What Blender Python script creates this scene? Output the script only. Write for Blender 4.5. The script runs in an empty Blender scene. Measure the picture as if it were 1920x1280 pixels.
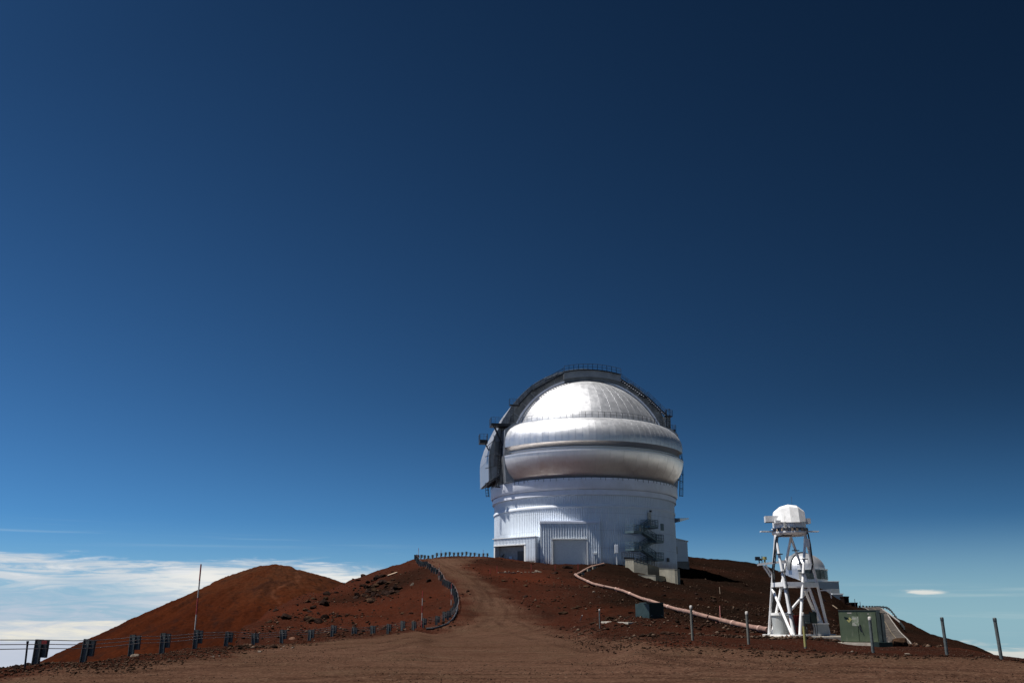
import bpy, math, random
import numpy as np
from mathutils import Vector, Matrix

R_ = math.radians
S = bpy.context.scene
COL = S.collection
rnd = random.Random(7)

# ------------------------------------------------------------------ camera, sky, sun, exposure
F_PX, CAM_Z = 1750.0, 1.5
TH = math.atan(525.0 / F_PX)
cam_data = bpy.data.cameras.new('camera')
cam = bpy.data.objects.new('camera', cam_data)
COL.objects.link(cam)
cam.location = (0, 0, CAM_Z)
cam.rotation_euler = (math.pi / 2 + TH, 0, 0)
cam_data.sensor_width = 36.0
cam_data.lens = F_PX / 1920.0 * 36.0
cam_data.clip_start = 0.1
cam_data.clip_end = 6000.0
S.camera = cam
S.render.resolution_x, S.render.resolution_y = 1024, 682
S.view_settings.view_transform = 'Standard'
S.view_settings.look = 'None'
S.view_settings.gamma = 1.0
S.view_settings.exposure = 0.65
S.view_settings.use_curve_mapping = False

SUN = Vector((-0.37, -0.078, 0.925)).normalized()
SUN_EL = math.asin(SUN.z)
SUN_ROT = math.atan2(SUN.x, SUN.y) % (2 * math.pi)
sun_data = bpy.data.lights.new('sun', 'SUN')
sun_data.energy = 4.7
sun_data.angle = R_(0.53)
sun_data.color = (1.0, 0.955, 0.885)
sun = bpy.data.objects.new('sun', sun_data)
COL.objects.link(sun)
sun.location = (-60, 0, 120)
sun.rotation_euler = SUN.to_track_quat('Z', 'Y').to_euler()


class NT:
    """Small helper for writing node trees."""
    def __init__(s, tree):
        s.t = tree
        s.n = tree.nodes
        s.l = tree.links

    def node(s, typ, **kw):
        n = s.n.new(typ)
        for k, v in kw.items():
            setattr(n, k, v)
        return n

    def put(s, sock, v):
        if isinstance(v, bpy.types.NodeSocket):
            s.l.new(v, sock)
        elif v is not None:
            if isinstance(v, (tuple, list)) and len(v) == 3 and sock.type == 'RGBA':
                v = (*v, 1.0)
            sock.default_value = v

    def m(s, op, a, b=None, c=None, clamp=False):
        n = s.node('ShaderNodeMath', operation=op, use_clamp=clamp)
        for i, v in enumerate((a, b, c)):
            s.put(n.inputs[i], v)
        return n.outputs[0]

    def smooth(s, v, lo, hi, a=0.0, b=1.0, kind='SMOOTHSTEP'):
        n = s.node('ShaderNodeMapRange', interpolation_type=kind)
        for i, x in enumerate((v, lo, hi, a, b)):
            s.put(n.inputs[i], x)
        return n.outputs[0]

    def mix(s, f, a, b, mode='MIX'):
        n = s.node('ShaderNodeMix', data_type='RGBA', blend_type=mode)
        s.put(n.inputs[0], f)
        s.put(n.inputs[6], a)
        s.put(n.inputs[7], b)
        return n.outputs[2]

    def xyz(s, x, y, z):
        n = s.node('ShaderNodeCombineXYZ')
        for i, v in enumerate((x, y, z)):
            s.put(n.inputs[i], v)
        return n.outputs[0]

    def noise(s, vec, scale, detail=4.0, rough=0.55, dist=0.0, dims='3D'):
        n = s.node('ShaderNodeTexNoise', noise_dimensions=dims)
        s.put(n.inputs['Vector'], vec)
        n.inputs['Scale'].default_value = scale
        n.inputs['Detail'].default_value = detail
        n.inputs['Roughness'].default_value = rough
        n.inputs['Distortion'].default_value = dist
        return n.outputs['Fac']

    def vmul(s, vec, v):
        n = s.node('ShaderNodeVectorMath', operation='MULTIPLY')
        s.put(n.inputs[0], vec)
        s.put(n.inputs[1], v)
        return n.outputs[0]


world = bpy.data.worlds.new('World')
S.world = world
world.use_nodes = True
world.node_tree.nodes.clear()
W = NT(world.node_tree)
gen = W.node('ShaderNodeTexCoord').outputs['Generated']
sep = W.node('ShaderNodeSeparateXYZ')
W.l.new(gen, sep.inputs[0])
dx, dy, dz = sep.outputs
nish = W.node('ShaderNodeTexSky', sky_type='NISHITA')
nish.sun_disc = False
nish.sun_elevation = SUN_EL
nish.sun_rotation = SUN_ROT
nish.altitude = 4200.0
nish.air_density = 1.0
nish.dust_density = 0.25
nish.ozone_density = 1.6
az = W.m('ARCTAN2', dx, dy)
hz = W.m('SQRT', W.m('ADD', W.m('MULTIPLY', dx, dx), W.m('MULTIPLY', dy, dy)))
el = W.m('DIVIDE', dz, W.m('MAXIMUM', hz, 0.02))
# polarised skylight: deeper blue at right angles to the sun (east side and high up), lighter to the west and low down
SKY_A = W.smooth(W.m('ADD', W.m('MULTIPLY', dx, 0.97), W.m('MULTIPLY', dz, 0.25)), -0.55, 0.75, 0.0, 1.0, 'LINEAR')
SKY_E = W.smooth(dz, 0.0, 0.75, 0.0, 1.0, 'LINEAR')
gain = W.m('MULTIPLY', W.smooth(SKY_A, 0.0, 1.0, 1.30, 0.52, 'LINEAR'), W.smooth(SKY_E, 0.0, 1.0, 1.0, 0.62, 'LINEAR'))
side = W.smooth(dx, -0.5, 0.5, 0.0, 1.0, 'LINEAR')
gl = W.smooth(dz, 0.0, 0.6, 1.20, 0.81, 'LINEAR')
gr_ = W.smooth(dz, 0.03, 0.24, 1.20, 0.60)
g2 = W.m('ADD', W.m('MULTIPLY', gl, W.m('SUBTRACT', 1.0, side)), W.m('MULTIPLY', gr_, side))
gain = W.m('MULTIPLY', gain, g2)
# added brightness in the out-of-view sky round the sun, lifting the shaded drum wall
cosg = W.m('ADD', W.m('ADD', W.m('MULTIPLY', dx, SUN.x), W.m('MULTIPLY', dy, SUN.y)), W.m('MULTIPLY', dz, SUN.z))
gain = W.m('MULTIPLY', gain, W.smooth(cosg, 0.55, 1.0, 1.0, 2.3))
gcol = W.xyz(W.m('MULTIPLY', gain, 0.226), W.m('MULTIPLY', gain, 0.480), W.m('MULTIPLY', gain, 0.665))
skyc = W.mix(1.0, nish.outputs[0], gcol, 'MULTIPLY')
#SKYTUNE
# cloud layers; all given in azimuth (rad) and slope above the eye level
cv = W.xyz(W.m('MULTIPLY', az, 5.0), W.m('MULTIPLY', el, 52.0), 0.0)
n1 = W.noise(cv, 1.0, 9.0, 0.62, 0.5)
cv2 = W.xyz(W.m('MULTIPLY', az, 16.0), W.m('MULTIPLY', el, 150.0), 3.0)
n2 = W.noise(cv2, 1.0, 7.0, 0.65, 0.3)
elw = W.m('ADD', el, W.m('MULTIPLY', W.m('SUBTRACT', n1, 0.5), 0.045))
elf = W.m('ADD', elw, W.m('MULTIPLY', W.m('SUBTRACT', n2, 0.5), 0.016))
K = 1.0 / (0.064 * 2 ** 0.65)   # sky colours below are written as they look and divided by the background strength
def kc(r, g, b):
    def lin(v):
        v /= 255.0
        return v / 12.92 if v <= 0.04045 else ((v + 0.055) / 1.055) ** 2.4
    return tuple(lin(v) * K for v in (r, g, b))
c = skyc
# thin general haze towards the horizon
hzf = W.smooth(el, 0.105, -0.008, 0.0, 0.86)
c = W.mix(hzf, c, W.mix(W.smooth(az, -0.05, 0.30), kc(138, 178, 200), kc(146, 182, 194)))
# thin high streaks
st = W.smooth(W.noise(W.xyz(W.m('MULTIPLY', az, 3.0), W.m('MULTIPLY', el, 120.0), 9.0), 1.0, 5.0, 0.5), 0.52, 0.75)
st = W.m('MULTIPLY', st, W.m('MULTIPLY', W.smooth(el, 0.068, 0.079), W.smooth(el, 0.097, 0.085)))
st = W.m('MULTIPLY', st, W.smooth(az, -0.05, -0.2, 0.0, 0.35))
c = W.mix(st, c, kc(190, 212, 224))
# soft veil low on the left, mottled with blue, and the white bank right of it
n3 = W.noise(W.xyz(W.m('MULTIPLY', az, 9.0), W.m('MULTIPLY', el, 80.0), 1.7), 1.1, 12.0, 0.66, 1.1)
west = W.smooth(W.m('ADD', az, W.m('MULTIPLY', W.m('SUBTRACT', n1, 0.5), 0.22)), -0.09, -0.19)
up = W.m('MULTIPLY', W.smooth(W.m('ADD', elf, W.m('MULTIPLY', W.m('SUBTRACT', n3, 0.5), 0.02)), 0.0615, 0.053), W.smooth(elw, 0.022, 0.040))
c = W.mix(W.m('MULTIPLY', W.m('MULTIPLY', up, west), W.smooth(n3, 0.38, 0.56, 0.16, 0.93)), c, kc(208, 215, 221))
lowv = W.m('MULTIPLY', W.smooth(elw, 0.044, 0.022), west)
c = W.mix(W.m('MULTIPLY', lowv, W.smooth(n3, 0.34, 0.60, 0.30, 0.90)), c, W.mix(W.smooth(el, 0.035, 0.004), kc(168, 192, 212), kc(190, 200, 215)))
bank_top = W.m('SUBTRACT', 0.0560, W.smooth(W.m('ABSOLUTE', W.m('ADD', az, 0.245)), 0.02, 0.17, 0.0, 0.012))
bk = W.m('MULTIPLY', W.smooth(W.m('SUBTRACT', bank_top, W.m('ADD', elf, W.m('MULTIPLY', W.m('SUBTRACT', n2, 0.5), 0.012))), -0.001, 0.007), W.smooth(elw, 0.012, 0.028))
bk = W.m('MULTIPLY', bk, W.m('MULTIPLY', W.smooth(W.m('ADD', az, W.m('MULTIPLY', W.m('SUBTRACT', n2, 0.5), 0.10)), -0.062, -0.115), W.smooth(az, -0.42, -0.30)))
c = W.mix(W.m('MULTIPLY', bk, W.smooth(n2, 0.36, 0.56, 0.30, 0.97)), c, kc(238, 237, 232))
wl = W.m('MULTIPLY', W.smooth(n2, 0.52, 0.70), W.m('MULTIPLY', W.smooth(elw, 0.067, 0.057), W.smooth(elw, 0.034, 0.048)))
c = W.mix(W.m('MULTIPLY', W.m('MULTIPLY', wl, west), 0.8), c, kc(238, 238, 238))
# faint streaks on the right and one small lens of cloud
er = W.smooth(az, 0.10, 0.22)
st2 = W.smooth(W.noise(W.xyz(W.m('MULTIPLY', az, 4.0), W.m('MULTIPLY', el, 90.0), 5.0), 1.0, 6.0, 0.55), 0.50, 0.70)
st2 = W.m('MULTIPLY', W.m('MULTIPLY', st2, er), W.smooth(el, 0.045, 0.020, 0.0, 0.40))
c = W.mix(st2, c, kc(186, 205, 208))
la = W.m('DIVIDE', W.m('SUBTRACT', az, 0.4005), 0.0250)
lb = W.m('DIVIDE', W.m('ADD', W.m('SUBTRACT', el, 0.0272), W.m('MULTIPLY', W.m('SUBTRACT', az, 0.4005), 0.05)), 0.0030)
lr = W.m('ADD', W.m('SQRT', W.m('ADD', W.m('MULTIPLY', la, la), W.m('MULTIPLY', lb, lb))), W.m('MULTIPLY', W.m('SUBTRACT', n2, 0.5), 2.2))
c = W.mix(W.smooth(lr, 1.05, 0.35, 0.0, 0.9), c, kc(226, 226, 220))
# the sea of cloud below the eye level, with its bright far rim on the left
rim = W.m('MULTIPLY', W.smooth(elf, 0.007, 0.001), W.smooth(az, 0.0, -0.2))
c = W.mix(W.m('MULTIPLY', rim, W.smooth(n2, 0.36, 0.60, 0.45, 0.95)), c, W.mix(W.smooth(n3, 0.42, 0.62), kc(214, 216, 219), kc(236, 232, 218)))
deck_e = W.smooth(W.m('ADD', elf, W.smooth(az, -0.2, 0.2, 0.0, 0.003)), -0.013, -0.019)
deck = W.mix(W.smooth(az, -0.1, 0.2), kc(196, 203, 217), kc(216, 217, 208))
deck = W.mix(W.smooth(n3, 0.35, 0.7, 0.0, 0.35), deck, kc(176, 190, 208))
c = W.mix(deck_e, c, deck)
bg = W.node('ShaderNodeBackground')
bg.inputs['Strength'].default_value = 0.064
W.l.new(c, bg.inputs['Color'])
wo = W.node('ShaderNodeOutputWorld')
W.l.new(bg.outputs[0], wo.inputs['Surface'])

# ------------------------------------------------------------------ survey helpers: places are measured as (bearing, slope, distance)
CT, ST = math.cos(TH), math.sin(TH)

def tan_e(py):
    return math.tan(TH + math.atan((640.0 - py) / F_PX))

def zf(py, Y):
    return CAM_Z + Y * tan_e(py)

def P(px, py, Y):
    Z = Y * tan_e(py)
    return Vector(((px - 960.0) / F_PX * (Y * CT + Z * ST), Y, CAM_Z + Z))

def xpos(px, Y, z):
    return (px - 960.0) / F_PX * (Y * CT + (z - CAM_Z) * ST)

def pchip(x, y, xi):
    x = np.asarray(x, float); y = np.asarray(y, float); xi = np.clip(xi, x[0], x[-1])
    h = np.diff(x); d = np.diff(y) / h
    m = np.zeros_like(y)
    for i in range(1, len(x) - 1):
        if d[i - 1] * d[i] > 0:
            w1 = 2 * h[i] + h[i - 1]; w2 = h[i] + 2 * h[i - 1]
            m[i] = (w1 + w2) / (w1 / d[i - 1] + w2 / d[i])
    m[0], m[-1] = d[0], d[-1]
    k = np.clip(np.searchsorted(x, xi) - 1, 0, len(x) - 2)
    t = (xi - x[k]) / h[k]
    return ((2*t**3 - 3*t**2 + 1) * y[k] + (t**3 - 2*t**2 + t) * h[k] * m[k]
            + (-2*t**3 + 3*t**2) * y[k+1] + (t**3 - t**2) * h[k] * m[k+1])

# terrain profiles along bearings: (distance, py) as seen, or (distance, None, height) where the ground hides itself
Z_ = None
COLS = {
 -400: [(26,None,.1),(30,None,-.5),(60,None,-9),(150,None,-30),(400,None,-110),(900,None,-330)],
 0:    [(25,None,.05),(28,1256),(31,1255),(36,None,-1.0),(60,None,-9),(150,None,-30),(400,None,-100),(900,None,-320)],
 110:  [(25,None,.1),(29.5,1243),(32,1242),(38,None,-.9),(60,None,-7),(150,None,-28),(400,None,-100),(900,None,-320)],
 250:  [(25,None,.1),(37,1229.5),(40,1228.5),(46,None,-1.0),(70,None,-7),(150,None,-25),(400,None,-90),(900,None,-300)],
 365:  [(25,None,.1),(44,1216.5),(48,1216),(56,None,-1.5),(80,None,-7),(150,None,-22),(400,None,-90),(900,None,-300)],
 430:  [(25,None,.1),(49.5,1212),(53,1211),(60,None,-1.0),(80,None,-2.2),(100,None,-4),(150,None,-20),(400,None,-80),(900,None,-300)],
 455:  [(25,None,.1),(51,1210),(55,1209),(62,None,-.9),(74,1197),(97,1176),(106,None,-.2),(150,None,-17),(400,None,-80),(900,None,-300)],
 503:  [(25,None,.1),(55,1205),(58,1204),(64,None,-.6),(78,1191),(100,1160),(118,1144),(135,None,.4),(180,None,-14),(400,None,-70),(900,None,-300)],
 580:  [(25,None,.1),(63,1199),(66,1198),(70,None,-.1),(84,1183),(108,1146),(133,1117),(150,None,2.5),(200,None,-10),(400,None,-60),(900,None,-300)],
 640:  [(25,None,.1),(69,1194),(72,1193),(76,None,.5),(88,1180),(110,1142),(130,1113),(147,1094),(160,None,5.2),(210,None,-7),(400,None,-60),(900,None,-300)],
 700:  [(25,None,.1),(74,1190),(77,1189),(80,None,.8),(90,1174),(110,1138),(130,1103),(150,1071),(165,None,8),(210,None,-2),(400,None,-50),(900,None,-300)],
 740:  [(25,None,.1),(76,1186),(79,1185),(82,None,1.0),(92,1165),(110,1129),(130,1091),(152,1059),(168,None,9.5),(210,None,2),(400,None,-45),(900,None,-300)],
 780:  [(25,None,.1),(78,1181),(82,1179),(90,1162),(104,1133),(124,1089),(140,1063),(150,1055),(158,1049.5),(172,None,11.4),(200,None,9),(260,None,0),(400,None,-40),(900,None,-300)],
 820:  [(25,None,.1),(75,1189),(81,1175),(84,1167),(92,1151),(104,1127),(120,1090),(126,1077),(140,1061),(150,1054),(159,1048),(172,None,12.0),(200,None,9.5),(260,None,0),(400,None,-40),(900,None,-300)],
 860:  [(25,None,.1),(74,1191),(84,1168),(96,1136),(104,1117),(114,1098),(126,1079),(138,1064),(150,1054),(160,1047.5),(175,None,12.4),(210,None,10),(280,None,0),(450,None,-40),(900,None,-300)],
 920:  [(25,None,.1),(66,1198),(75,1189),(84,1168),(96,1143),(114,1105),(126,1085),(138,1068),(150,1057),(160,1050),(168,1047),(182,None,12.9),(220,None,12),(290,None,4),(450,None,-30),(900,None,-300)],
 1000: [(25,None,.1),(62,1200),(75,1187),(84,1168),(96,1143),(114,1110),(126,1093),(138,1078),(150,1065),(160,1057.5),(166,1055),(180,None,11.9),(220,None,12),(290,None,6),(450,None,-20),(900,None,-300)],
 1080: [(25,None,.1),(58,1200),(72,1185),(84,1165),(96,1143),(114,1113),(126,1098),(138,1082),(150,1068),(160,1058.5),(166,1057),(180,None,11.8),(220,None,12),(290,None,8),(450,None,-10),(900,None,-300)],
 1135: [(25,None,.1),(50,1199),(68,1176),(84,1156),(100,1133),(120,1106),(138,1082),(150,1065),(158,1058),(166,1055.5),(180,None,12),(220,None,12.5),(290,None,10),(450,None,-10),(900,None,-300)],
 1200: [(25,None,.12),(38,1205),(45,1197),(60,1178),(70,1166),(84,1151),(100,1133),(120,1111),(138,1089),(147,1080),(152,1070),(166,None,10.5),(180,None,12),(240,None,14),(290,None,12),(450,None,0),(900,None,-300)],
 1270: [(25,None,.14),(38,1203),(55,1182),(70,1164),(90,1145),(110,1127),(135,1105),(150,1093),(160,1086),(170,1078),(185,None,11.3),(210,None,14.0),(245,None,17.8),(300,None,15),(450,None,0),(900,None,-300)],
 1310: [(25,None,.15),(38,1200),(55,1185),(70,1167),(90,1147),(110,1129),(140,1104),(165,1087),(185,1075),(210,1061),(245,1048),(300,None,15),(450,None,0),(900,None,-280)],
 1400: [(25,None,.18),(36.5,1208),(48,1196),(58,1188),(75,1173),(120,1134),(180,1092),(215,1069),(245,1055),(300,None,15),(450,None,5),(900,None,-250)],
 1450: [(25,None,.2),(36,1211),(50,1196),(55,1191.5),(60,1188.5),(80,1172),(120,1139),(180,1100),(215,1079),(242,1065),(300,None,13),(450,None,10),(900,None,-250)],
 1500: [(25,None,.2),(35,1214),(50,1197),(55,1192.5),(60,1190.5),(90,1172),(150,1132),(200,1105),(235,1088),(300,None,10),(420,None,11),(900,None,-250)],
 1560: [(25,None,.2),(34,1218),(44,1206),(50,1199),(55,1194.5),(62,1191),(90,1176),(150,1146),(200,1126),(232,1113),(290,None,7),(420,None,9),(900,None,-250)],
 1600: [(25,None,.2),(33.5,1221),(42,1214),(46,1212.5),(53,1208),(62,None,-.4),(90,None,-.9),(150,1182),(200,1160),(240,1144),(315,1138),(345,None,5.5),(420,None,4),(600,None,-60),(900,None,-250)],
 1650: [(25,None,.2),(33,1225),(42,1216),(46,1213.5),(51,1212),(60,None,-1.2),(100,None,-4),(150,None,-5.5),(190,1214),(235,1184),(280,1158),(318,1140.5),(345,None,3.5),(500,None,-40),(900,None,-250)],
 1700: [(25,None,.18),(32.5,1227),(44,1214),(50,1213),(60,None,-1.4),(110,None,-6),(180,1222),(225,1196),(265,1175),(290,1165),(325,None,-2),(500,None,-50),(900,None,-250)],
 1780: [(25,None,.15),(32,1228),(43,1217.5),(49,1217.5),(60,None,-1.8),(130,None,-8),(180,1232),(215,1214),(250,1197.5),(285,None,-7),(500,None,-60),(900,None,-250)],
 1860: [(25,None,.1),(31,1235),(44,1230),(50,1229.5),(62,None,-2.2),(130,None,-10),(180,1250),(235,1231),(280,None,-14),(500,None,-70),(900,None,-250)],
 1920: [(25,None,.1),(31,1240),(46,1236.5),(52,1236.5),(62,None,-2.5),(130,None,-12),(300,None,-40),(500,None,-80),(900,None,-250)],
 2300: [(25,None,.1),(40,None,-.2),(60,None,-3),(130,None,-14),(300,None,-45),(500,None,-90),(900,None,-260)],
}
ROWS = np.exp(np.linspace(math.log(12.0), math.log(900.0), 2200))
cpx = sorted(COLS)
ctrl = []
for px in cpx:
    pts = [(3.0, 0.0), (12.0, 0.02)]
    for q in COLS[px]:
        pts.append((q[0], q[2] if q[1] is None else zf(q[1], q[0])))
    ys = np.log([q[0] for q in pts]); zs = [q[1] for q in pts]
    ctrl.append(pchip(ys, zs, np.log(ROWS)))
ctrl = np.array(ctrl)
FPX = np.arange(-400, 2301, 4.0)
GRID = np.empty((len(FPX), len(ROWS)))
cx = np.array(cpx, float)
# cubic across bearings, all rows at once
hh = np.diff(cx)[:, None]; dd = np.diff(ctrl, axis=0) / hh
mm = np.zeros_like(ctrl)
for i in range(1, len(cx) - 1):
    a, b = dd[i-1], dd[i]
    ok = a * b > 0
    w1 = 2 * hh[i] + hh[i-1]; w2 = hh[i] + 2 * hh[i-1]
    with np.errstate(divide='ignore', invalid='ignore'):
        mm[i] = np.where(ok, (w1 + w2) / (w1 / np.where(ok, a, 1) + w2 / np.where(ok, b, 1)), 0)
kk = np.clip(np.searchsorted(cx, FPX, side='right') - 1, 0, len(cx) - 2)
tt = ((FPX - cx[kk]) / hh[kk, 0])[:, None]; hk = hh[kk]
GRID = ((2*tt**3-3*tt**2+1)*ctrl[kk] + (tt**3-2*tt**2+tt)*hk*mm[kk] + (-2*tt**3+3*tt**2)*ctrl[kk+1] + (tt**3-tt**2)*hk*mm[kk+1])
# soften creases across bearings a little
ker = np.array([1, 2, 3, 2, 1], float); ker /= ker.sum()
GRID = sum(k * np.roll(GRID, s_, axis=0) for k, s_ in zip(ker, range(-2, 3)))
LROW0, LROWS = math.log(ROWS[0]), (math.log(ROWS[-1]) - math.log(ROWS[0])) / (len(ROWS) - 1)

_rs = np.random.RandomState(5)
_lat = _rs.rand(256, 256)
def vnoise(x, y):
    xi = np.floor(x).astype(int); yi = np.floor(y).astype(int)
    fx = x - xi; fy = y - yi
    fx = fx*fx*fx*(fx*(fx*6-15)+10); fy = fy*fy*fy*(fy*(fy*6-15)+10)
    a = _lat[xi % 256, yi % 256]; b = _lat[(xi+1) % 256, yi % 256]
    c_ = _lat[xi % 256, (yi+1) % 256]; d_ = _lat[(xi+1) % 256, (yi+1) % 256]
    return (a*(1-fx)+b*fx)*(1-fy) + (c_*(1-fx)+d_*fx)*fy - 0.5

def fbm(x, y, base, octs, gain_=0.5):
    s_ = 0; a = 1.0; f = 1.0 / base
    for i in range(octs):
        s_ = s_ + a * vnoise(x*f + 17.3*i, y*f - 9.1*i)
        f *= 2.03; a *= gain_
    return s_

def lookup(x, y):
    """terrain height (arrays of world x, y)"""
    x = np.asarray(x, float); y = np.asarray(y, float)
    azm = np.arctan2(x, y)
    r = np.hypot(x, y)
    px = 960.0 + F_PX / CT * np.tan(np.clip(azm, -1.2, 1.2))
    pxc = np.clip(px, -400, 2299.9)
    azc = np.arctan((pxc - 960.0) * CT / F_PX)
    Y = r * np.cos(azc)
    j = np.clip((np.log(np.maximum(Y, 12.0)) - LROW0) / LROWS, 0, len(ROWS) - 1.001)
    i = (pxc + 400) / 4.0
    i = np.clip(i, 0, len(FPX) - 1.001)
    i0 = i.astype(int); j0 = j.astype(int); fi = i - i0; fj = j - j0
    z = (GRID[i0, j0]*(1-fi)*(1-fj) + GRID[i0+1, j0]*fi*(1-fj) + GRID[i0, j0+1]*(1-fi)*fj + GRID[i0+1, j0+1]*fi*fj)
    # fade to a gentle plateau behind the camera
    back = np.clip((np.abs(azm) - 1.0) / 1.0, 0, 1)
    back = back * back * (3 - 2 * back)
    zb = -0.0006 * r * r
    return z * (1 - back) + zb * back

# road and yard outline as bearings/slopes on the ground (looked up below)
def hnoise(x, y):
    r = np.hypot(x, y)
    near = np.clip((70 - r) / 30, 0, 1)
    a = (1 - near)
    n = fbm(x, y, 9.0, 4) * 0.55 * a + fbm(x, y, 1.6, 4, 0.6) * (0.03 + 0.20 * a)
    return n * np.clip((r - 4) / 10, 0.2, 1)

ROADMASK = None
def H(x, y):
    z = lookup(x, y)
    n = hnoise(np.asarray(x, float), np.asarray(y, float))
    if ROADMASK is not None:
        n = n * (1 - 0.85 * ROADMASK(x, y))
    return z + n

def Hs(x, y):
    return float(H(np.array([x]), np.array([y]))[0])

MARCH = np.exp(np.linspace(math.log(20), math.log(700), 2600))
def hit(px, py, fn=lookup):
    """where the line of sight through (px, py) meets the ground"""
    te = tan_e(py)
    zr = MARCH * te
    xs = (px - 960.0) / F_PX * (MARCH * CT + zr * ST)
    g = fn(xs, MARCH) - CAM_Z
    k = np.argmax(g >= zr)
    if not (g >= zr).any():
        k = int(np.argmin(zr - g))
    return float(xs[k]), float(MARCH[k])

def inside(poly, x, y):
    c_ = np.zeros(np.shape(x), bool)
    n = len(poly)
    for i in range(n):
        x0, y0 = poly[i]; x1, y1 = poly[(i + 1) % n]
        cnd = ((y0 > y) != (y1 > y))
        with np.errstate(divide='ignore', invalid='ignore'):
            xx = (x1 - x0) * (y - y0) / ((y1 - y0) if y1 != y0 else 1e-9) + x0
        c_ ^= cnd & (x < xx)
    return c_

def dist_poly(poly, x, y, closed=True):
    d = np.full(np.shape(x), 1e9)
    n = len(poly)
    for i in range(n if closed else n - 1):
        ax, ay = poly[i]; bx, by = poly[(i + 1) % n]
        ux, uy = bx - ax, by - ay
        L = ux*ux + uy*uy + 1e-9
        t = np.clip(((x-ax)*ux + (y-ay)*uy) / L, 0, 1)
        d = np.minimum(d, np.hypot(x-ax-t*ux, y-ay-t*uy))
    return d

FENCE_NEAR = [(66,29.4),(155,32.7),(245,36.8),(303,40.0),(365,44.2),(423,49),(475,54),(528,58.5),(580,62.5),(622,66.5),(662,70),(697,73),(727,75),(753,77),(775,78.3)]
FENCE_CURVE = [(775,78.3),(800,80.2),(820,82.0),(836,85),(848,90),(854.5,96),(852,103),(845,110),(836,116),(824,123),(812,129),(800,136),(790,143),(783,149),(779,154),(777,157)]
FENCE_RIDGE = [(777,157),(784,159.5),(800,161.5),(830,164),(860,166.5),(890,169),(918,171)]
def fpt(px, Y):
    x = (px - 960.0) * CT / F_PX * Y
    z = float(lookup(np.array([x]), np.array([Y]))[0])
    x = xpos(px, Y, z)
    return (x, Y)
fence_pts = [fpt(*q) for q in FENCE_NEAR] + [fpt(*q) for q in FENCE_CURVE[1:]] + [fpt(*q) for q in FENCE_RIDGE[1:]]
edge_r = [hit(*q) for q in [(1900,1241),(1760,1233),(1640,1230),(1500,1226),(1400,1220),(1300,1211),(1200,1201),(1120,1191),(1060,1180),(1015,1166),(985,1148),(955,1124),(925,1102),(898,1083),(875,1066),(868,1056)]]
near_l = [(x + 2.6, y) for x, y in fence_pts[:14]]
curve_l = [(x + 1.4, y - .3) for x, y in fence_pts[14:24]] + [(x + 1.2, y) for x, y in fence_pts[24:30]]
ROAD = [(-16, -40), (-16, 20)] + near_l + curve_l + [(fence_pts[-6][0] + 2, fence_pts[-6][1] - 2), (fence_pts[-1][0] - 1.0, fence_pts[-1][1] - 2.5), (fence_pts[-1][0] - 1.0, fence_pts[-1][1] - 7), (edge_r[-1][0] + 1.5, edge_r[-1][1] + 5)] + edge_r[::-1] + [(30, 20), (30, -40)]
rx0, rx1, ry0, ry1 = -30.0, 35.0, -45.0, 178.0
_gx, _gy = np.meshgrid(np.linspace(rx0, rx1, 261), np.linspace(ry0, ry1, 893), indexing='ij')
_in = inside(ROAD, _gx, _gy); _d = dist_poly(ROAD, _gx, _gy) * np.where(_in, 1, -1)
_wid = np.clip(_gy / 60.0, 0.6, 1.6)
_M = np.clip(0.5 + (_d + fbm(_gx, _gy, 3.0, 3) * 2.2) / (2.4 * _wid), 0, 1)
_M = _M * _M * (3 - 2 * _M)
def ROADMASK(x, y):
    x = np.asarray(x, float); y = np.asarray(y, float)
    i = np.clip((x - rx0) / (rx1 - rx0) * 260, 0, 259.999); j = np.clip((y - ry0) / (ry1 - ry0) * 892, 0, 891.999)
    i0 = i.astype(int); j0 = j.astype(int); fi = i - i0; fj = j - j0
    m = _M[i0, j0]*(1-fi)*(1-fj) + _M[i0+1, j0]*fi*(1-fj) + _M[i0, j0+1]*(1-fi)*fj + _M[i0+1, j0+1]*fi*fj
    out = (y > ry1 - 1)
    return np.where(out, 0.0, m)

# wheel ruts, surveyed as sight points along the ground
RUTS_PX = [
 [(-60,1268),(250,1246),(500,1228),(690,1208),(800,1192),(862,1172),(893,1148),(905,1120),(897,1096),(876,1074),(850,1056)],
 [(-60,1279),(300,1256),(560,1236),(740,1213),(850,1192),(905,1168),(925,1145),(921,1118),(905,1092),(880,1070),(856,1055)],
 [(1960,1262),(1600,1247),(1350,1233),(1180,1217),(1070,1198),(1000,1180),(950,1155),(915,1126),(893,1100),(866,1075),(840,1058)],
 [(1960,1272),(1560,1256),(1300,1241),(1120,1222),(1010,1200),(950,1178),(915,1152),(893,1124),(878,1100),(852,1076),(828,1060)],
 [(420,1279),(760,1262),(1100,1262),(1500,1268),(1900,1279)],
 [(560,1279),(860,1270),(1160,1269),(1480,1277)],
 [(60,1270),(460,1248),(900,1238),(1300,1246),(1700,1262)],
]
def _spl(p):
    p = np.array(p, float); t = np.arange(len(p)); tt = np.linspace(0, len(p) - 1, len(p) * 6)
    return np.stack([pchip(t, p[:, 0], tt), pchip(t, p[:, 1], tt)], 1)
_rut = np.zeros_like(_gx)
for _r in RUTS_PX:
    _p = _spl([hit(*q) for q in _r])
    _dd = dist_poly([tuple(q) for q in _p], _gx, _gy, closed=False)
    _rut = np.maximum(_rut, np.exp(-(_dd / .30) ** 2) - .35 * np.exp(-((_dd - .55) / .22) ** 2) * (np.exp(-(_dd / .30) ** 2) < .1))
_rut = _rut * np.clip(.75 + fbm(_gx, _gy, 6.0, 3) * 1.6, 0, 1)
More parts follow.
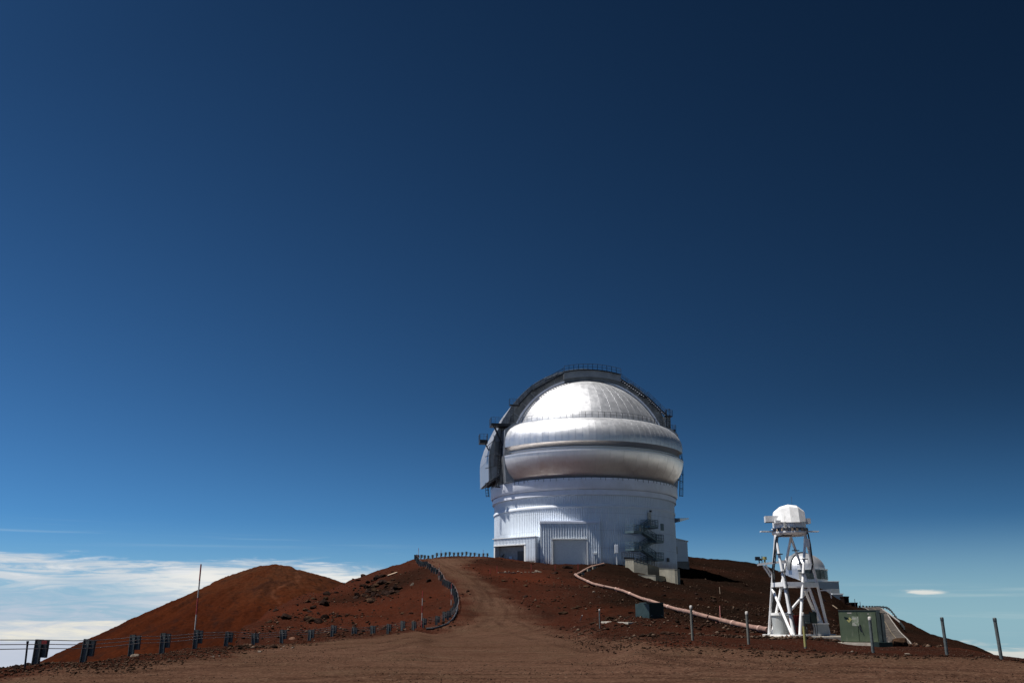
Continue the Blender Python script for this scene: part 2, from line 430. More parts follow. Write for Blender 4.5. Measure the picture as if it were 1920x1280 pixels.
def RUT(x, y):
    x = np.asarray(x, float); y = np.asarray(y, float)
    i = np.clip((x - rx0) / (rx1 - rx0) * 260, 0, 259.999); j = np.clip((y - ry0) / (ry1 - ry0) * 892, 0, 891.999)
    i0 = i.astype(int); j0 = j.astype(int); fi = i - i0; fj = j - j0
    m = _rut[i0, j0]*(1-fi)*(1-fj) + _rut[i0+1, j0]*fi*(1-fj) + _rut[i0, j0+1]*(1-fi)*fj + _rut[i0+1, j0+1]*fi*fj
    return np.where(y > ry1 - 1, 0.0, m)
# ------------------------------------------------------------------ materials
def lin(r, g, b):
    def f(v):
        v /= 255.0
        return v / 12.92 if v <= 0.04045 else ((v + 0.055) / 1.055) ** 2.4
    return (f(r), f(g), f(b))

def new_mat(name):
    m = bpy.data.materials.new(name)
    m.use_nodes = True
    m.node_tree.nodes.clear()
    t = NT(m.node_tree)
    b = t.node('ShaderNodeBsdfPrincipled')
    o = t.node('ShaderNodeOutputMaterial')
    t.l.new(b.outputs[0], o.inputs[0])
    return m, t, b

def coords(t):
    return t.node('ShaderNodeTexCoord').outputs['Object']

def bump(t, b, h, strength, dist):
    n = t.node('ShaderNodeBump')
    n.inputs['Strength'].default_value = strength
    n.inputs['Distance'].default_value = dist
    t.put(n.inputs['Height'], h)
    t.l.new(n.outputs[0], b.inputs['Normal'])

def paint(name, col, rough=0.5, metal=0.0, var=0.12, scale=2.0, dirt=None, dirt_amt=0.4, bmp=0.0, spec=0.5, randv=0.0):
    """painted or coated surface with blotches, streaky dirt and slight relief"""
    m, t, b = new_mat(name)
    co = coords(t)
    n = t.noise(co, scale, 6, 0.6)
    dark = tuple(v * (1 - var) for v in col); light = tuple(min(1, v * (1 + var * .6)) for v in col)
    c_ = t.mix(t.smooth(n, .3, .7), dark, light)
    if dirt:
        d = t.noise(t.vmul(co, (1.0, 1.0, 0.25)), scale * 2.3, 7, 0.7)
        c_ = t.mix(t.smooth(d, .52, .78, 0, dirt_amt), c_, dirt)
    if randv:
        oi = t.node('ShaderNodeObjectInfo').outputs['Random']
        c_ = t.mix(1.0, c_, t.xyz(*[t.smooth(oi, 0, 1, 1 - randv, 1, 'LINEAR')] * 3), 'MULTIPLY')
    t.put(b.inputs['Base Color'], c_)
    b.inputs['Metallic'].default_value = metal
    t.put(b.inputs['Roughness'], t.smooth(n, .3, .7, rough * .88, min(1, rough * 1.12)))
    b.inputs['Specular IOR Level'].default_value = spec
    if bmp:
        bump(t, b, t.noise(co, scale * 6, 5, .6), bmp, .02)
    return m

def siding_mat(name, col, z0):
    """white sheet wall: faint sheet laps, rust runs and red dust gathered near the ground"""
    m, t, b = new_mat(name)
    co = coords(t)
    n = t.noise(co, .7, 6, .6)
    c_ = t.mix(t.smooth(n, .3, .7), tuple(v * .93 for v in col), col)
    run = t.noise(t.vmul(co, (2.2, 2.2, .12)), 1.0, 6, .65)
    c_ = t.mix(t.smooth(run, .60, .78, 0, .30), c_, (.40, .33, .28))
    xy = t.node('ShaderNodeSeparateXYZ'); t.l.new(co, xy.inputs[0])
    h = t.m('ADD', t.m('SUBTRACT', xy.outputs[2], z0), t.m('MULTIPLY', t.m('SUBTRACT', n, .5), 2.0))
    c_ = t.mix(t.smooth(h, 1.7, -.1, 0, .55), c_, (.34, .19, .13))
    lap = t.m('FRACT', t.m('DIVIDE', t.m('SUBTRACT', xy.outputs[2], z0), 3.05))
    c_ = t.mix(t.smooth(lap, .975, .985, 0, .35), c_, (.22, .23, .25))
    t.put(b.inputs['Base Color'], c_)
    b.inputs['Roughness'].default_value = .55
    return m

def metal_mat(name, col, rough, oil=0.25, randv=0.14):
    m, t, b = new_mat(name)
    co = t.node('ShaderNodeNewGeometry').outputs['Position']
    oi = t.node('ShaderNodeObjectInfo').outputs['Random']
    n = t.noise(co, 0.9, 5, 0.6)
    n2 = t.noise(t.vmul(co, (1, 1, .15)), 2.5, 6, 0.65)
    c_ = t.mix(t.smooth(n2, .35, .75, 0, .32), col, tuple(v * .74 for v in col))
    c_ = t.mix(1.0, c_, t.xyz(*[t.smooth(oi, 0, 1, 1 - randv, 1, 'LINEAR')] * 3), 'MULTIPLY')
    t.put(b.inputs['Base Color'], c_)
    b.inputs['Metallic'].default_value = .82
    r = t.m('ADD', t.smooth(n, .3, .7, rough - .05, rough + .05), t.smooth(oi, 0, 1, -.015, .015, 'LINEAR'))
    t.put(b.inputs['Roughness'], r)
    bump(t, b, t.noise(co, 1.1, 3, .5), oil, .06)
    return m

M = {}
M['white_siding'] = siding_mat('white_siding', (.665, .73, .81), 10.9)
M['white_smooth'] = paint('white_smooth', (.70, .73, .82), .5, var=.08, scale=.5, dirt=(.45, .40, .38), dirt_amt=.35)
M['white_paint'] = paint('white_paint', (.80, .80, .78), .45, var=.06, scale=3, dirt=(.55, .5, .45), dirt_amt=.2)
M['tower_white'] = paint('tower_white', (.72, .72, .72), .4, var=.08, scale=4, dirt=(.42, .36, .30), dirt_amt=.35)
M['belt'] = paint('belt_white', (.66, .70, .76), .5, var=.05)
M['silver'] = metal_mat('silver_dome_sheet', (.65, .66, .685), .45, oil=.05, randv=.08)
M['silver_low'] = metal_mat('silver_gate_sheet', (.90, .835, .80), .45, oil=.03, randv=.03)
M['dull_metal'] = metal_mat('dull_shutter_sheet', (.60, .61, .63), .45)
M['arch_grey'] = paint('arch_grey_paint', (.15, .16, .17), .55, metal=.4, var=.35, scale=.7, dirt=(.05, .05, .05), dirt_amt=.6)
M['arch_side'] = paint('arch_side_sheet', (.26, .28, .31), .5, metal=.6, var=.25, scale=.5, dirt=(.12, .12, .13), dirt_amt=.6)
M['black_steel'] = paint('black_steel', (.035, .038, .045), .5, metal=.5, var=.3)
M['rail_steel'] = paint('rail_steel', (.10, .11, .13), .45, metal=.6, var=.3)
M['stair_steel'] = paint('stair_steel', (.085, .13, .15), .5, metal=.3, var=.3)
M['galv'] = paint('galvanised_steel', (.10, .115, .115), .55, metal=.05, spec=.3, var=.35, scale=9, dirt=(.05, .06, .07), dirt_amt=.7)
M['galv_dark'] = paint('galvanised_dark', (.03, .038, .043), .5, metal=.1, var=.35, scale=9)
M['post_galv'] = paint('post_galvanised', (.14, .14, .125), .6, metal=.0, spec=.2, var=.25, scale=12, dirt=(.08, .06, .05), dirt_amt=.6)
M['cable'] = paint('cable_steel', (.16, .14, .14), .5, metal=.5)
M['concrete'] = paint('concrete', (.235, .22, .175), .9, var=.22, scale=.8, dirt=(.16, .14, .12), dirt_amt=.55, bmp=.3)
M['concrete_base'] = paint('concrete_base', (.22, .21, .20), .9, var=.2, scale=.8, dirt=(.1, .08, .07), dirt_amt=.5)
M['concrete_pad'] = paint('concrete_pad', (.40, .36, .30), .9, var=.2, scale=2, dirt=(.2, .13, .09), dirt_amt=.6, bmp=.3)
M['door_dark'] = paint('brown_door', (.10, .09, .075), .55, var=.2)
M['recess'] = paint('recess_grey', (.40, .40, .38), .7, var=.2)
M['green'] = paint('green_cabinet', (.058, .080, .045), .5, var=.14, scale=2.5, dirt=(.19, .20, .15), dirt_amt=.45)
M['green_shaded'] = paint('green_cabinet_shaded', (.028, .034, .03), .55, var=.14, scale=2.5)  # darker copy of the cabinet green, shade of the far side painted in
M['blue_cab'] = paint('blue_green_cabinet', (.028, .052, .054), .45, var=.2, scale=3, dirt=(.1, .12, .12), dirt_amt=.4)
M['pink_pipe'] = paint('pink_pipe', (.215, .125, .095), .6, var=.25, scale=1.2, dirt=(.17, .085, .06), dirt_amt=.5)
M['pipe_joint'] = paint('pipe_joint', (.36, .235, .19), .55, var=.15, scale=3)
M['pink_valve'] = paint('pink_valve', (.58, .24, .20), .6, var=.2, scale=8)
M['red_paint'] = paint('red_paint', (.28, .028, .022), .5, var=.25, scale=14)
M['pole_white'] = paint('pole_white', (.40, .38, .36), .5, var=.2, scale=14)
M['asphalt'] = paint('asphalt', (.058, .050, .044), .95, var=.18, scale=.12, spec=.1, dirt=(.035, .031, .028), dirt_amt=.6, bmp=.2)
M['line_white'] = paint('road_line_white', (.27, .25, .23), .7, var=.2, scale=1)
M['line_yellow'] = paint('road_line_yellow', (.16, .125, .075), .7, var=.2, scale=1)
M['tar'] = paint('tar_seal', (.022, .02, .018), .8)
M['glass_dark'] = paint('window_dark', (.10, .10, .09), .25, metal=.6, var=.5, scale=.6)
M['bin_grey'] = paint('tank_grey', (.34, .36, .36), .45, var=.08, scale=2, dirt=(.28, .24, .2), dirt_amt=.3)
M['wood'] = paint('weathered_wood', (.36, .27, .19), .85, var=.3, scale=6)
M['dark_box'] = paint('dark_green_box', (.012, .022, .021), .6, var=.2, spec=.2)
M['yellow_tape'] = paint('yellow_tape', (.30, .28, .10), .6)

def rock_mat(name, c0, c1, randv=.5):
    m, t, b = new_mat(name)
    co = coords(t)
    oi = t.node('ShaderNodeObjectInfo').outputs['Random']
    n = t.noise(co, 2.5, 8, .7)
    c_ = t.mix(t.smooth(n, .35, .65), c0, c1)
    c_ = t.mix(1.0, c_, t.xyz(*[t.smooth(oi, 0, 1, 1 - randv, 1.1, 'LINEAR')] * 3), 'MULTIPLY')
    t.put(b.inputs['Base Color'], c_)
    b.inputs['Roughness'].default_value = .95
    b.inputs['Specular IOR Level'].default_value = .02
    bump(t, b, n, .6, .12)
    return m
M['rock_dark'] = rock_mat('lava_rock', (.006, .004, .0035), (.032, .018, .014))
M['rock_brown'] = rock_mat('brown_rock', (.022, .012, .008), (.062, .036, .022))
M['rock_white'] = rock_mat('pale_rock', (.09, .07, .055), (.22, .18, .15), .4)
M['rock_pink'] = rock_mat('pink_rock', (.10, .052, .036), (.18, .10, .07), .2)
M['gravel'] = None

def ground_mat():
    m, t, b = new_mat('volcanic_ground')
    co = coords(t)
    at = lambda nm: t.node('ShaderNodeAttribute', attribute_name=nm).outputs['Fac']
    road = at('road'); red = at('red'); lat = at('lat'); dark = at('dark')
    nb = t.noise(co, .045, 8, .62, .4)
    nm_ = t.noise(co, .35, 8, .65)
    nf = t.noise(co, 3.2, 8, .72)
    ng = t.noise(co, 14.0, 6, .75)
    slope = t.mix(t.smooth(nb, .36, .62), (.050, .020, .0125), (.098, .030, .0165))
    slope = t.mix(t.m('MULTIPLY', red, t.smooth(nm_, .3, .6, .5, 1)), slope, (.150, .036, .016))
    slope = t.mix(t.m('MULTIPLY', dark, t.smooth(nm_, .3, .65, 1.0, .55)), slope, (.034, .0155, .0105))
    slope = t.mix(t.smooth(nm_, .56, .70, 0, .55), slope, (.036, .017, .012))
    slope = t.mix(t.smooth(nf, .58, .72, 0, .6), slope, (.022, .012, .009))
    # road: grey brown, packed, with wheel lines that follow it and lines across the yard
    xy = t.node('ShaderNodeSeparateXYZ'); t.l.new(co, xy.inputs[0])
    trk = t.noise(t.xyz(t.m('MULTIPLY', lat, 1.0), t.m('MULTIPLY', xy.outputs[1], .02), 0.0), 1.15, 6, .66)
    yard = t.noise(t.vmul(co, (.06, .75, .1)), 2.4, 6, .66, .6)
    hillw = t.smooth(xy.outputs[1], 60, 78)
    line = t.mix(hillw, t.xyz(yard, yard, yard), t.xyz(trk, trk, trk))
    sl = t.node('ShaderNodeSeparateColor'); t.l.new(line, sl.inputs[0]); lf = sl.outputs[0]
    rc = t.mix(t.smooth(nb, .38, .60), (.083, .045, .030), (.108, .060, .042))
    rc = t.mix(t.smooth(nm_, .45, .75, 0, .6), rc, (.105, .072, .047))
    rc = t.mix(t.smooth(lf, .50, .62, 0, .52), rc, (.045, .023, .016))
    rc = t.mix(t.smooth(lf, .44, .32, 0, .45), rc, (.135, .080, .058))
    nw = t.noise(co, 1.15, 7, .68)
    rc = t.mix(t.smooth(nw, .52, .70, 0, .55), rc, (.052, .030, .021))
    rc = t.mix(t.smooth(nw, .46, .32, 0, .45), rc, (.150, .098, .070))
    rc = t.mix(t.smooth(nf, .54, .68, 0, .60), rc, (.040, .023, .016))
    rc = t.mix(t.smooth(nf, .42, .30, 0, .45), rc, (.175, .120, .088))
    rut = at('rut')
    rc = t.mix(t.m('MULTIPLY', t.smooth(rut, .05, .9), t.smooth(nw, .30, .60, .2, .65)), rc, (.042, .022, .016))
    rc = t.mix(t.smooth(rut, -.03, -.3, 0, .6), rc, (.145, .092, .068))
    c_ = t.mix(road, slope, rc)
    # fine cinders
    vo = t.node('ShaderNodeTexVoronoi', feature='F1')
    t.put(vo.inputs['Vector'], co); vo.inputs['Scale'].default_value = 16.0
    vs = t.node('ShaderNodeSeparateColor'); t.l.new(vo.outputs['Color'], vs.inputs[0])
    c_ = t.mix(t.m('MULTIPLY', t.smooth(vs.outputs[0], .80, .86), t.smooth(ng, .35, .6, .15, .75)), c_, t.mix(.5, c_, (.23, .145, .10)))
    c_ = t.mix(t.m('MULTIPLY', t.smooth(vs.outputs[1], .84, .88), .55), c_, (.020, .012, .010))
    c_ = t.mix(1.0, c_, t.xyz(*[t.smooth(ng, .25, .75, .50, 1.48, 'LINEAR')] * 3), 'MULTIPLY')
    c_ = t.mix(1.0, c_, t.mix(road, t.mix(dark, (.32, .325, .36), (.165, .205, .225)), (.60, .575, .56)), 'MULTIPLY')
    t.put(b.inputs['Base Color'], c_)
    b.inputs['Roughness'].default_value = .97
    b.inputs['Specular IOR Level'].default_value = .0
    hgt = t.m('ADD', t.m('MULTIPLY', nf, 1.0), t.m('ADD', t.m('MULTIPLY', ng, .35), t.m('MULTIPLY', t.smooth(lf, .35, .65, 1, 0), t.m('MULTIPLY', road, .5))))
    bump(t, b, hgt, .55, .09)
    return m
M['ground'] = ground_mat()

def cone_mat():
    m, t, b = new_mat('cinder_cone_ground')
    co = coords(t)
    nb = t.noise(t.vmul(co, (1, 1, .35)), .018, 8, .6, .6)
    nm_ = t.noise(t.vmul(co, (1, 1, .3)), .09, 8, .65)
    nf = t.noise(co, .9, 7, .7)
    xy = t.node('ShaderNodeSeparateXYZ'); t.l.new(co, xy.inputs[0])
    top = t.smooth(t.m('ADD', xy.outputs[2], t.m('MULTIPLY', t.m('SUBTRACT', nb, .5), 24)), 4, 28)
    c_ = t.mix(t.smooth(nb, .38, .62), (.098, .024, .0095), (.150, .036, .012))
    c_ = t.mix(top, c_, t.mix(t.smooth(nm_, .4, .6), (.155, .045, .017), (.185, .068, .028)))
    c_ = t.mix(t.smooth(nm_, .50, .66, 0, .75), c_, (.062, .024, .014))
    c_ = t.mix(t.smooth(t.noise(co, .35, 8, .7), .52, .66, 0, .6), c_, (.055, .022, .014))
    # olive tinge low on the flank
    gx = t.m('DIVIDE', t.m('ADD', xy.outputs[0], 112), 22.0); gz = t.m('DIVIDE', t.m('SUBTRACT', xy.outputs[2], 4), 7.0)
    gr = t.m('ADD', t.m('ADD', t.m('MULTIPLY', gx, gx), t.m('MULTIPLY', gz, gz)), t.m('MULTIPLY', t.m('SUBTRACT', nm_, .5), 2))
    c_ = t.mix(t.smooth(gr, 1.4, .1, 0, .55), c_, (.075, .042, .014))
    c_ = t.mix(1.0, c_, t.xyz(*[t.smooth(nf, .25, .75, .60, 1.38, 'LINEAR')] * 3), 'MULTIPLY')
    c_ = t.mix(1.0, c_, (.265, .29, .36), 'MULTIPLY')
    # a trodden path climbing the flank
    at = t.node('ShaderNodeAttribute', attribute_name='path').outputs['Fac']
    c_ = t.mix(t.m('MULTIPLY', at, t.smooth(nm_, .35, .6, .1, .5)), c_, (.085, .034, .019))
    t.put(b.inputs['Base Color'], c_)
    b.inputs['Roughness'].default_value = .97
    b.inputs['Specular IOR Level'].default_value = .0
    bump(t, b, t.m('ADD', nf, t.m('MULTIPLY', nm_, 3.0)), .6, .5)
    return m
M['cone'] = cone_mat()

def gravel_mat(name, cols):
    m, t, b = new_mat(name)
    at = t.node('ShaderNodeAttribute', attribute_name='tone')
    cr = t.node('ShaderNodeValToRGB')
    t.l.new(at.outputs['Fac'], cr.inputs[0])
    cr.color_ramp.elements[0].color = (*cols[0], 1)
    cr.color_ramp.elements[1].color = (*cols[-1], 1)
    for i, c_ in enumerate(cols[1:-1]):
        e = cr.color_ramp.elements.new((i + 1) / (len(cols) - 1)); e.color = (*c_, 1)
    t.l.new(cr.outputs[0], b.inputs['Base Color'])
    b.inputs['Roughness'].default_value = .95
    b.inputs['Specular IOR Level'].default_value = .02
    return m
M['gravel'] = gravel_mat('gravel_stones', [(.006, .004, .003), (.018, .010, .007), (.034, .019, .013), (.055, .034, .024), (.13, .095, .07)])

# ------------------------------------------------------------------ building blocks
class MB:
    def __init__(s):
        s.v = []; s.f = []

    def add(s, vs, fs):
        o = len(s.v)
        s.v += [tuple(v) for v in vs]
        s.f += [tuple(i + o for i in f) for f in fs]
        return s

    def box(s, c_, d, rot=None, taper=1.0):
        x, y, z = (v / 2 for v in d)
        vs = [Vector((sx * x * (taper if sz > 0 else 1), sy * y * (taper if sz > 0 else 1), sz * z)) for sz in (-1, 1) for sy in (-1, 1) for sx in (-1, 1)]
        if rot is not None:
            if not isinstance(rot, Matrix):
                rot = Matrix.Rotation(rot, 3, 'Z')
            vs = [rot @ v for v in vs]
        c_ = Vector(c_)
        return s.add([v + c_ for v in vs], [(0, 2, 3, 1), (4, 5, 7, 6), (0, 1, 5, 4), (2, 6, 7, 3), (0, 4, 6, 2), (1, 3, 7, 5)])

    def bar(s, p, q, w, h=None, up=(0, 0, 1)):
        """square bar from p to q"""
        h = h or w
        p, q = Vector(p), Vector(q)
        d = (q - p)
        if d.length < 1e-6: return s
        d.normalize()
        u = Vector(up)
        if abs(d.dot(u)) > .98: u = Vector((1, 0, 0))
        a = d.cross(u).normalized() * (w / 2); b_ = a.cross(d).normalized() * (h / 2)
        vs = [e + i * a + j * b_ for e in (p, q) for i, j in ((-1, -1), (1, -1), (1, 1), (-1, 1))]
        return s.add(vs, [(0, 1, 2, 3)[::-1], (4, 5, 6, 7), (0, 1, 5, 4), (1, 2, 6, 5), (2, 3, 7, 6), (3, 0, 4, 7)])

    def tube(s, p, q, r, r2=None, n=10, caps=True):
        r2 = r if r2 is None else r2
        p, q = Vector(p), Vector(q)
        d = (q - p)
        if d.length < 1e-6: return s
        d.normalize()
        u = Vector((0, 0, 1)) if abs(d.z) < .9 else Vector((1, 0, 0))
        a = d.cross(u).normalized(); b_ = a.cross(d)
        vs = []
        for e, rr in ((p, r), (q, r2)):
            for i in range(n):
                t = 2 * math.pi * i / n
                vs.append(e + a * (rr * math.cos(t)) + b_ * (rr * math.sin(t)))
        fs = [(i, (i + 1) % n, n + (i + 1) % n, n + i) for i in range(n)]
        if caps: fs += [tuple(range(n))[::-1], tuple(range(n, 2 * n))]
        return s.add(vs, fs)

    def path(s, pts, r, n=8):
        for a, b_ in zip(pts[:-1], pts[1:]):
            s.tube(a, b_, r, n=n)
        return s

    def lathe(s, prof, a0, a1, n, c_=(0, 0, 0), close=False):
        full = abs(a1 - a0) > 2 * math.pi - 1e-4
        cols = n if full else n + 1
        vs = []
        for i in range(cols):
            t = a0 + (a1 - a0) * i / n
            for r, z in prof:
                vs.append((c_[0] + r * math.cos(t), c_[1] + r * math.sin(t), c_[2] + z))
        k = len(prof); fs = []
        for i in range(n):
            j = (i + 1) % cols
            for q in range(k - 1 if not close else k):
                w = (q + 1) % k
                fs.append((i * k + q, j * k + q, j * k + w, i * k + w))
        if close and not full:
            fs.append(tuple(range(k))[::-1] if False else tuple(range(k)))
            fs.append(tuple((cols - 1) * k + q for q in range(k))[::-1])
        return s.add(vs, fs)

    def prism(s, poly, y0, y1, fn=None):
        """polygon in (x, z) pushed from y0 to y1; fn maps local to final"""
        n = len(poly)
        vs = [(x, y0, z) for x, z in poly] + [(x, y1, z) for x, z in poly]
        if fn: vs = [fn(v) for v in vs]
        fs = [(i, (i + 1) % n, n + (i + 1) % n, n + i) for i in range(n)]
        fs += [tuple(range(n))[::-1], tuple(range(n, 2 * n))]
        return s.add(vs, fs)

    def xf(s, fn):
        s.v = [tuple(fn(v)) for v in s.v]
        return s

    def mesh(s, name, smooth=None):
        me = bpy.data.meshes.new(name)
        me.from_pydata(s.v, [], s.f)
        me.validate()
        if smooth is not None:
            for p in me.polygons: p.use_smooth = True
            me.set_sharp_from_angle(angle=R_(smooth))
        me.update()
        return me

    def build(s, name, mat, parent=None, smooth=None, recalc=True):
        me = s.mesh(name, smooth)
        if recalc:
            import bmesh
            bm = bmesh.new(); bm.from_mesh(me)
            bmesh.ops.recalc_face_normals(bm, faces=bm.faces)
            bm.to_mesh(me); bm.free()
        return link(name, me, mat, parent)

def link(name, me, mat, parent=None):
    o = bpy.data.objects.new(name, me)
    if mat is not None and not me.materials:
        me.materials.append(M[mat] if isinstance(mat, str) else mat)
    COL.objects.link(o)
    if parent is not None: o.parent = parent
    return o

def tag(o, label, cat, group=None):
    o['label'] = label; o['category'] = cat
    if group: o['group'] = group
    return o

def thing(name, label, cat, loc=(0, 0, 0), rotz=0, group=None):
    o = bpy.data.objects.new(name, None)
    o.empty_display_size = .5
    COL.objects.link(o)
    o.location = loc; o.rotation_euler = (0, 0, rotz)
    return tag(o, label, cat, group)

def copy_tree(o, parent=None):
    c_ = o.copy(); COL.objects.link(c_); c_.parent = parent
    for ch in list(o.children): copy_tree(ch, c_)
    return c_

def structure(o, label=None):
    o['kind'] = 'structure'
    if label: o['label'] = label
    return o

# ------------------------------------------------------------------ the ground: one polar sheet round the camera
def make_ground():
    hw = R_(33)
    az_in = np.arctan(np.linspace(-math.tan(hw), math.tan(hw), 820))
    az_out = np.concatenate([np.linspace(hw, math.pi, 60)[1:], np.linspace(-math.pi, -hw, 60)[1:-1]])
    azs = np.concatenate([az_in, az_out])
    rs = np.concatenate([[0.0], np.exp(np.linspace(math.log(1.5), math.log(18), 24))[:-1],
                         np.exp(np.linspace(math.log(18), math.log(260), 500))[:-1],
                         np.exp(np.linspace(math.log(260), math.log(900), 60))])
    A, Rr = np.meshgrid(azs, rs[1:], indexing='ij')
    X = Rr * np.sin(A); Y = Rr * np.cos(A)
    Zv = H(X, Y) - .045 * RUT(X, Y)
    na, nr = A.shape
    verts = np.stack([X, Y, Zv], -1).reshape(-1, 3)
    verts = np.concatenate([verts, [[0, 0, 0.0]]])
    i = np.arange(na); j = np.arange(nr - 1)
    I, J = np.meshgrid(i, j, indexing='ij'); I2 = (I + 1) % na
    q = np.stack([I * nr + J, I * nr + J + 1, I2 * nr + J + 1, I2 * nr + J], -1).reshape(-1, 4)
    tri = np.stack([np.full(na, na * nr), i * nr, ((i + 1) % na) * nr], -1)
    me = bpy.data.meshes.new('ground')
    me.vertices.add(len(verts)); me.vertices.foreach_set('co', verts.ravel())
    loops = np.concatenate([q.ravel(), tri.ravel()]).astype(np.int32)
    me.loops.add(len(loops)); me.loops.foreach_set('vertex_index', loops)
    starts = np.concatenate([np.arange(len(q)) * 4, len(q) * 4 + np.arange(len(tri)) * 3]).astype(np.int32)
    me.polygons.add(len(starts)); me.polygons.foreach_set('loop_start', starts)
    me.update(calc_edges=True)
    x, y = verts[:, 0], verts[:, 1]
    def attr(nm, v):
        a = me.attributes.new(nm, 'FLOAT', 'POINT'); a.data.foreach_set('value', np.asarray(v, np.float32))
    attr('road', ROADMASK(x, y))
    lp = np.array(fence_pts[12:32])
    lat = dist_poly([tuple(p) for p in lp], x, y, closed=False)
    attr('lat', lat)
    attr('rut', RUT(x, y))
    t_ = 960 + F_PX / CT * x / np.maximum(y, 5)
    def blob(cx_, cy_, rx_, ry_):
        return np.exp(-((x - cx_) / rx_) ** 2 - ((y - cy_) / ry_) ** 2)
    red = blob(1, 128, 6, 14) + .6 * blob(12, 96, 8, 12) + .8 * blob(-14, 100, 9, 22) + .6 * blob(-26, 105, 10, 25) + .7 * blob(22, 118, 6, 12) + .2 * blob(9, 70, 5, 5)
    attr('red', np.clip(red + fbm(x, y, 12, 4) * .8, 0, 1))
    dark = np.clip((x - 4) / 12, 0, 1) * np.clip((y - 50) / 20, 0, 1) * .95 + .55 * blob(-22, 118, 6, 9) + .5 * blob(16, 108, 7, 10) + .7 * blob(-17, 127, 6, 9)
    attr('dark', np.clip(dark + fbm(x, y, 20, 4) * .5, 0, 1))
    for nm, v in (('u', 0),): pass
    me.polygons.foreach_set('use_smooth', np.ones(len(starts), bool))
    me.materials.append(M['ground'])
    o = bpy.data.objects.new('ground', me); COL.objects.link(o)
    structure(o, 'red brown volcanic cinder ground with a dirt road climbing to the ridge')
    return o
make_ground()

def make_cone():
    PX, PY, YC = 525, 1059, 450.0
    cx_ = xpos(PX, YC, zf(PY, YC)); top = zf(PY, YC)
    sc = YC / F_PX * CT
    # half widths (m) of the outline at heights below the top, left and right flank
    Lp = [(0, 0), (.5, 9.6), (2.8, 16.8), (7.3, 27.6), (9.6, 31.5), (25, 63), (43, 99), (53, 119), (75, 165), (140, 300)]
    Rp = [(0, 0), (.3, 3), (2.1, 9.1), (5.2, 19), (8.3, 28.8), (14, 44), (22, 60), (34, 82), (60, 130), (140, 290)]
    hL = np.array([p[0] for p in Lp], float); wL = np.array([p[1] for p in Lp], float)
    hR = np.array([p[0] for p in Rp], float); wR = np.array([p[1] for p in Rp], float)
    na, nr = 420, 230
    azs = np.linspace(0, 2 * math.pi, na, endpoint=False)
    rr = np.concatenate([[0], np.linspace(.6, 100, 170), np.linspace(101, 290, nr - 171)])
    A, Rr = np.meshgrid(azs, rr, indexing='ij')
    X = Rr * np.cos(A); Y = Rr * np.sin(A)
    left = .5 - .5 * np.cos(A)
    def sm(w, h):
        g = np.linspace(0, 290, 1161); v_ = np.interp(g, w, h)
        k_ = np.hanning(33); k_ /= k_.sum()
        return np.interp(Rr, g, np.convolve(np.pad(v_, 16, mode='edge'), k_, mode='valid'))
    dl = sm(wL, hL); dr = sm(wR, hR)
    drop = left * dl + (1 - left) * dr
    Zv = top - drop
    gully = fbm(A * 9 + 3, Rr * .02, 1.0, 4) * np.clip(Rr / 60, 0, 1) * 2.0
    Zv = Zv + gully * (1 - .8 * np.abs(np.cos(A)) ** 2) + fbm(X, Y, 14, 5) * 1.0 * np.clip(Rr / 20, .2, 1) + fbm(X, Y, 2.6, 4, .7) * .55
    # small summit cairn of cinders
    Zv += .9 * np.exp(-((X - (-2.5)) ** 2 + Y ** 2) / 3.0)
    v = np.stack([X, Y, Zv], -1).reshape(-1, 3)
    i = np.arange(na); j = np.arange(nr - 1)
    I, J = np.meshgrid(i, j, indexing='ij'); I2 = (I + 1) % na
    q = np.stack([I * nr + J, I * nr + J + 1, I2 * nr + J + 1, I2 * nr + J], -1).reshape(-1, 4)
    me = bpy.data.meshes.new('cinder_cone'); me.from_pydata(v.tolist(), [], q.tolist())
    me.polygons.foreach_set('use_smooth', np.ones(len(q), bool))
    pth = [(540, 1068), (552, 1085), (536, 1096), (524, 1108), (526, 1118), (538, 1125), (546, 1132)]
    # path drawn on the near flank in world metres
    pw = [(xpos(a, YC - 30, zf(b_, YC - 30)) - cx_, zf(b_, YC - 30)) for a, b_ in pth]
    d = dist_poly(pw, v[:, 0], v[:, 2], closed=False)
    w = np.clip(1 - (d + fbm(v[:, 0], v[:, 2], 3.0, 3) * 1.2) / 1.0, 0, 1) * (v[:, 1] < 0)
    a_ = me.attributes.new('path', 'FLOAT', 'POINT'); a_.data.foreach_set('value', w.astype(np.float32))
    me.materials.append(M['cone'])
    o = bpy.data.objects.new('cinder_cone_hill', me); COL.objects.link(o)
    o.location = (cx_, YC, 0)
    structure(o, 'rounded rust red cinder cone hill under the cloud bank on the left')
make_cone()
# ------------------------------------------------------------------ the observatory
OY = 184.7
OX = xpos(1093, OY, 30.0)
ZB = 10.9
obs = thing('observatory', 'large white round observatory with silver dome standing on the ridge', 'observatory', (OX, OY, 0))
PHI = R_(10)
cph, sph = math.cos(PHI), math.sin(PHI)

def zr(py, r):                 # height of a ring of radius r seen at py on its near side
    return zf(py, OY - r)
def rot10(v):
    return (v[0] * cph - v[1] * sph, v[0] * sph + v[1] * cph, v[2])
def dl(px, py, yl):            # where the sight line meets the dome-aligned plane y = yl -> (x, z)
    te = tan_e(py)
    d = Vector(((px - 960) / F_PX * (CT + te * ST), 1.0, te))
    n = Vector((-sph, cph, 0))
    t = (yl + n.dot(Vector((OX, OY, 0)))) / n.dot(d)
    p = d * t
    r = Vector((p.x - OX, p.y - OY, 0))
    return (r.x * cph + r.y * sph, p.z + CAM_Z)

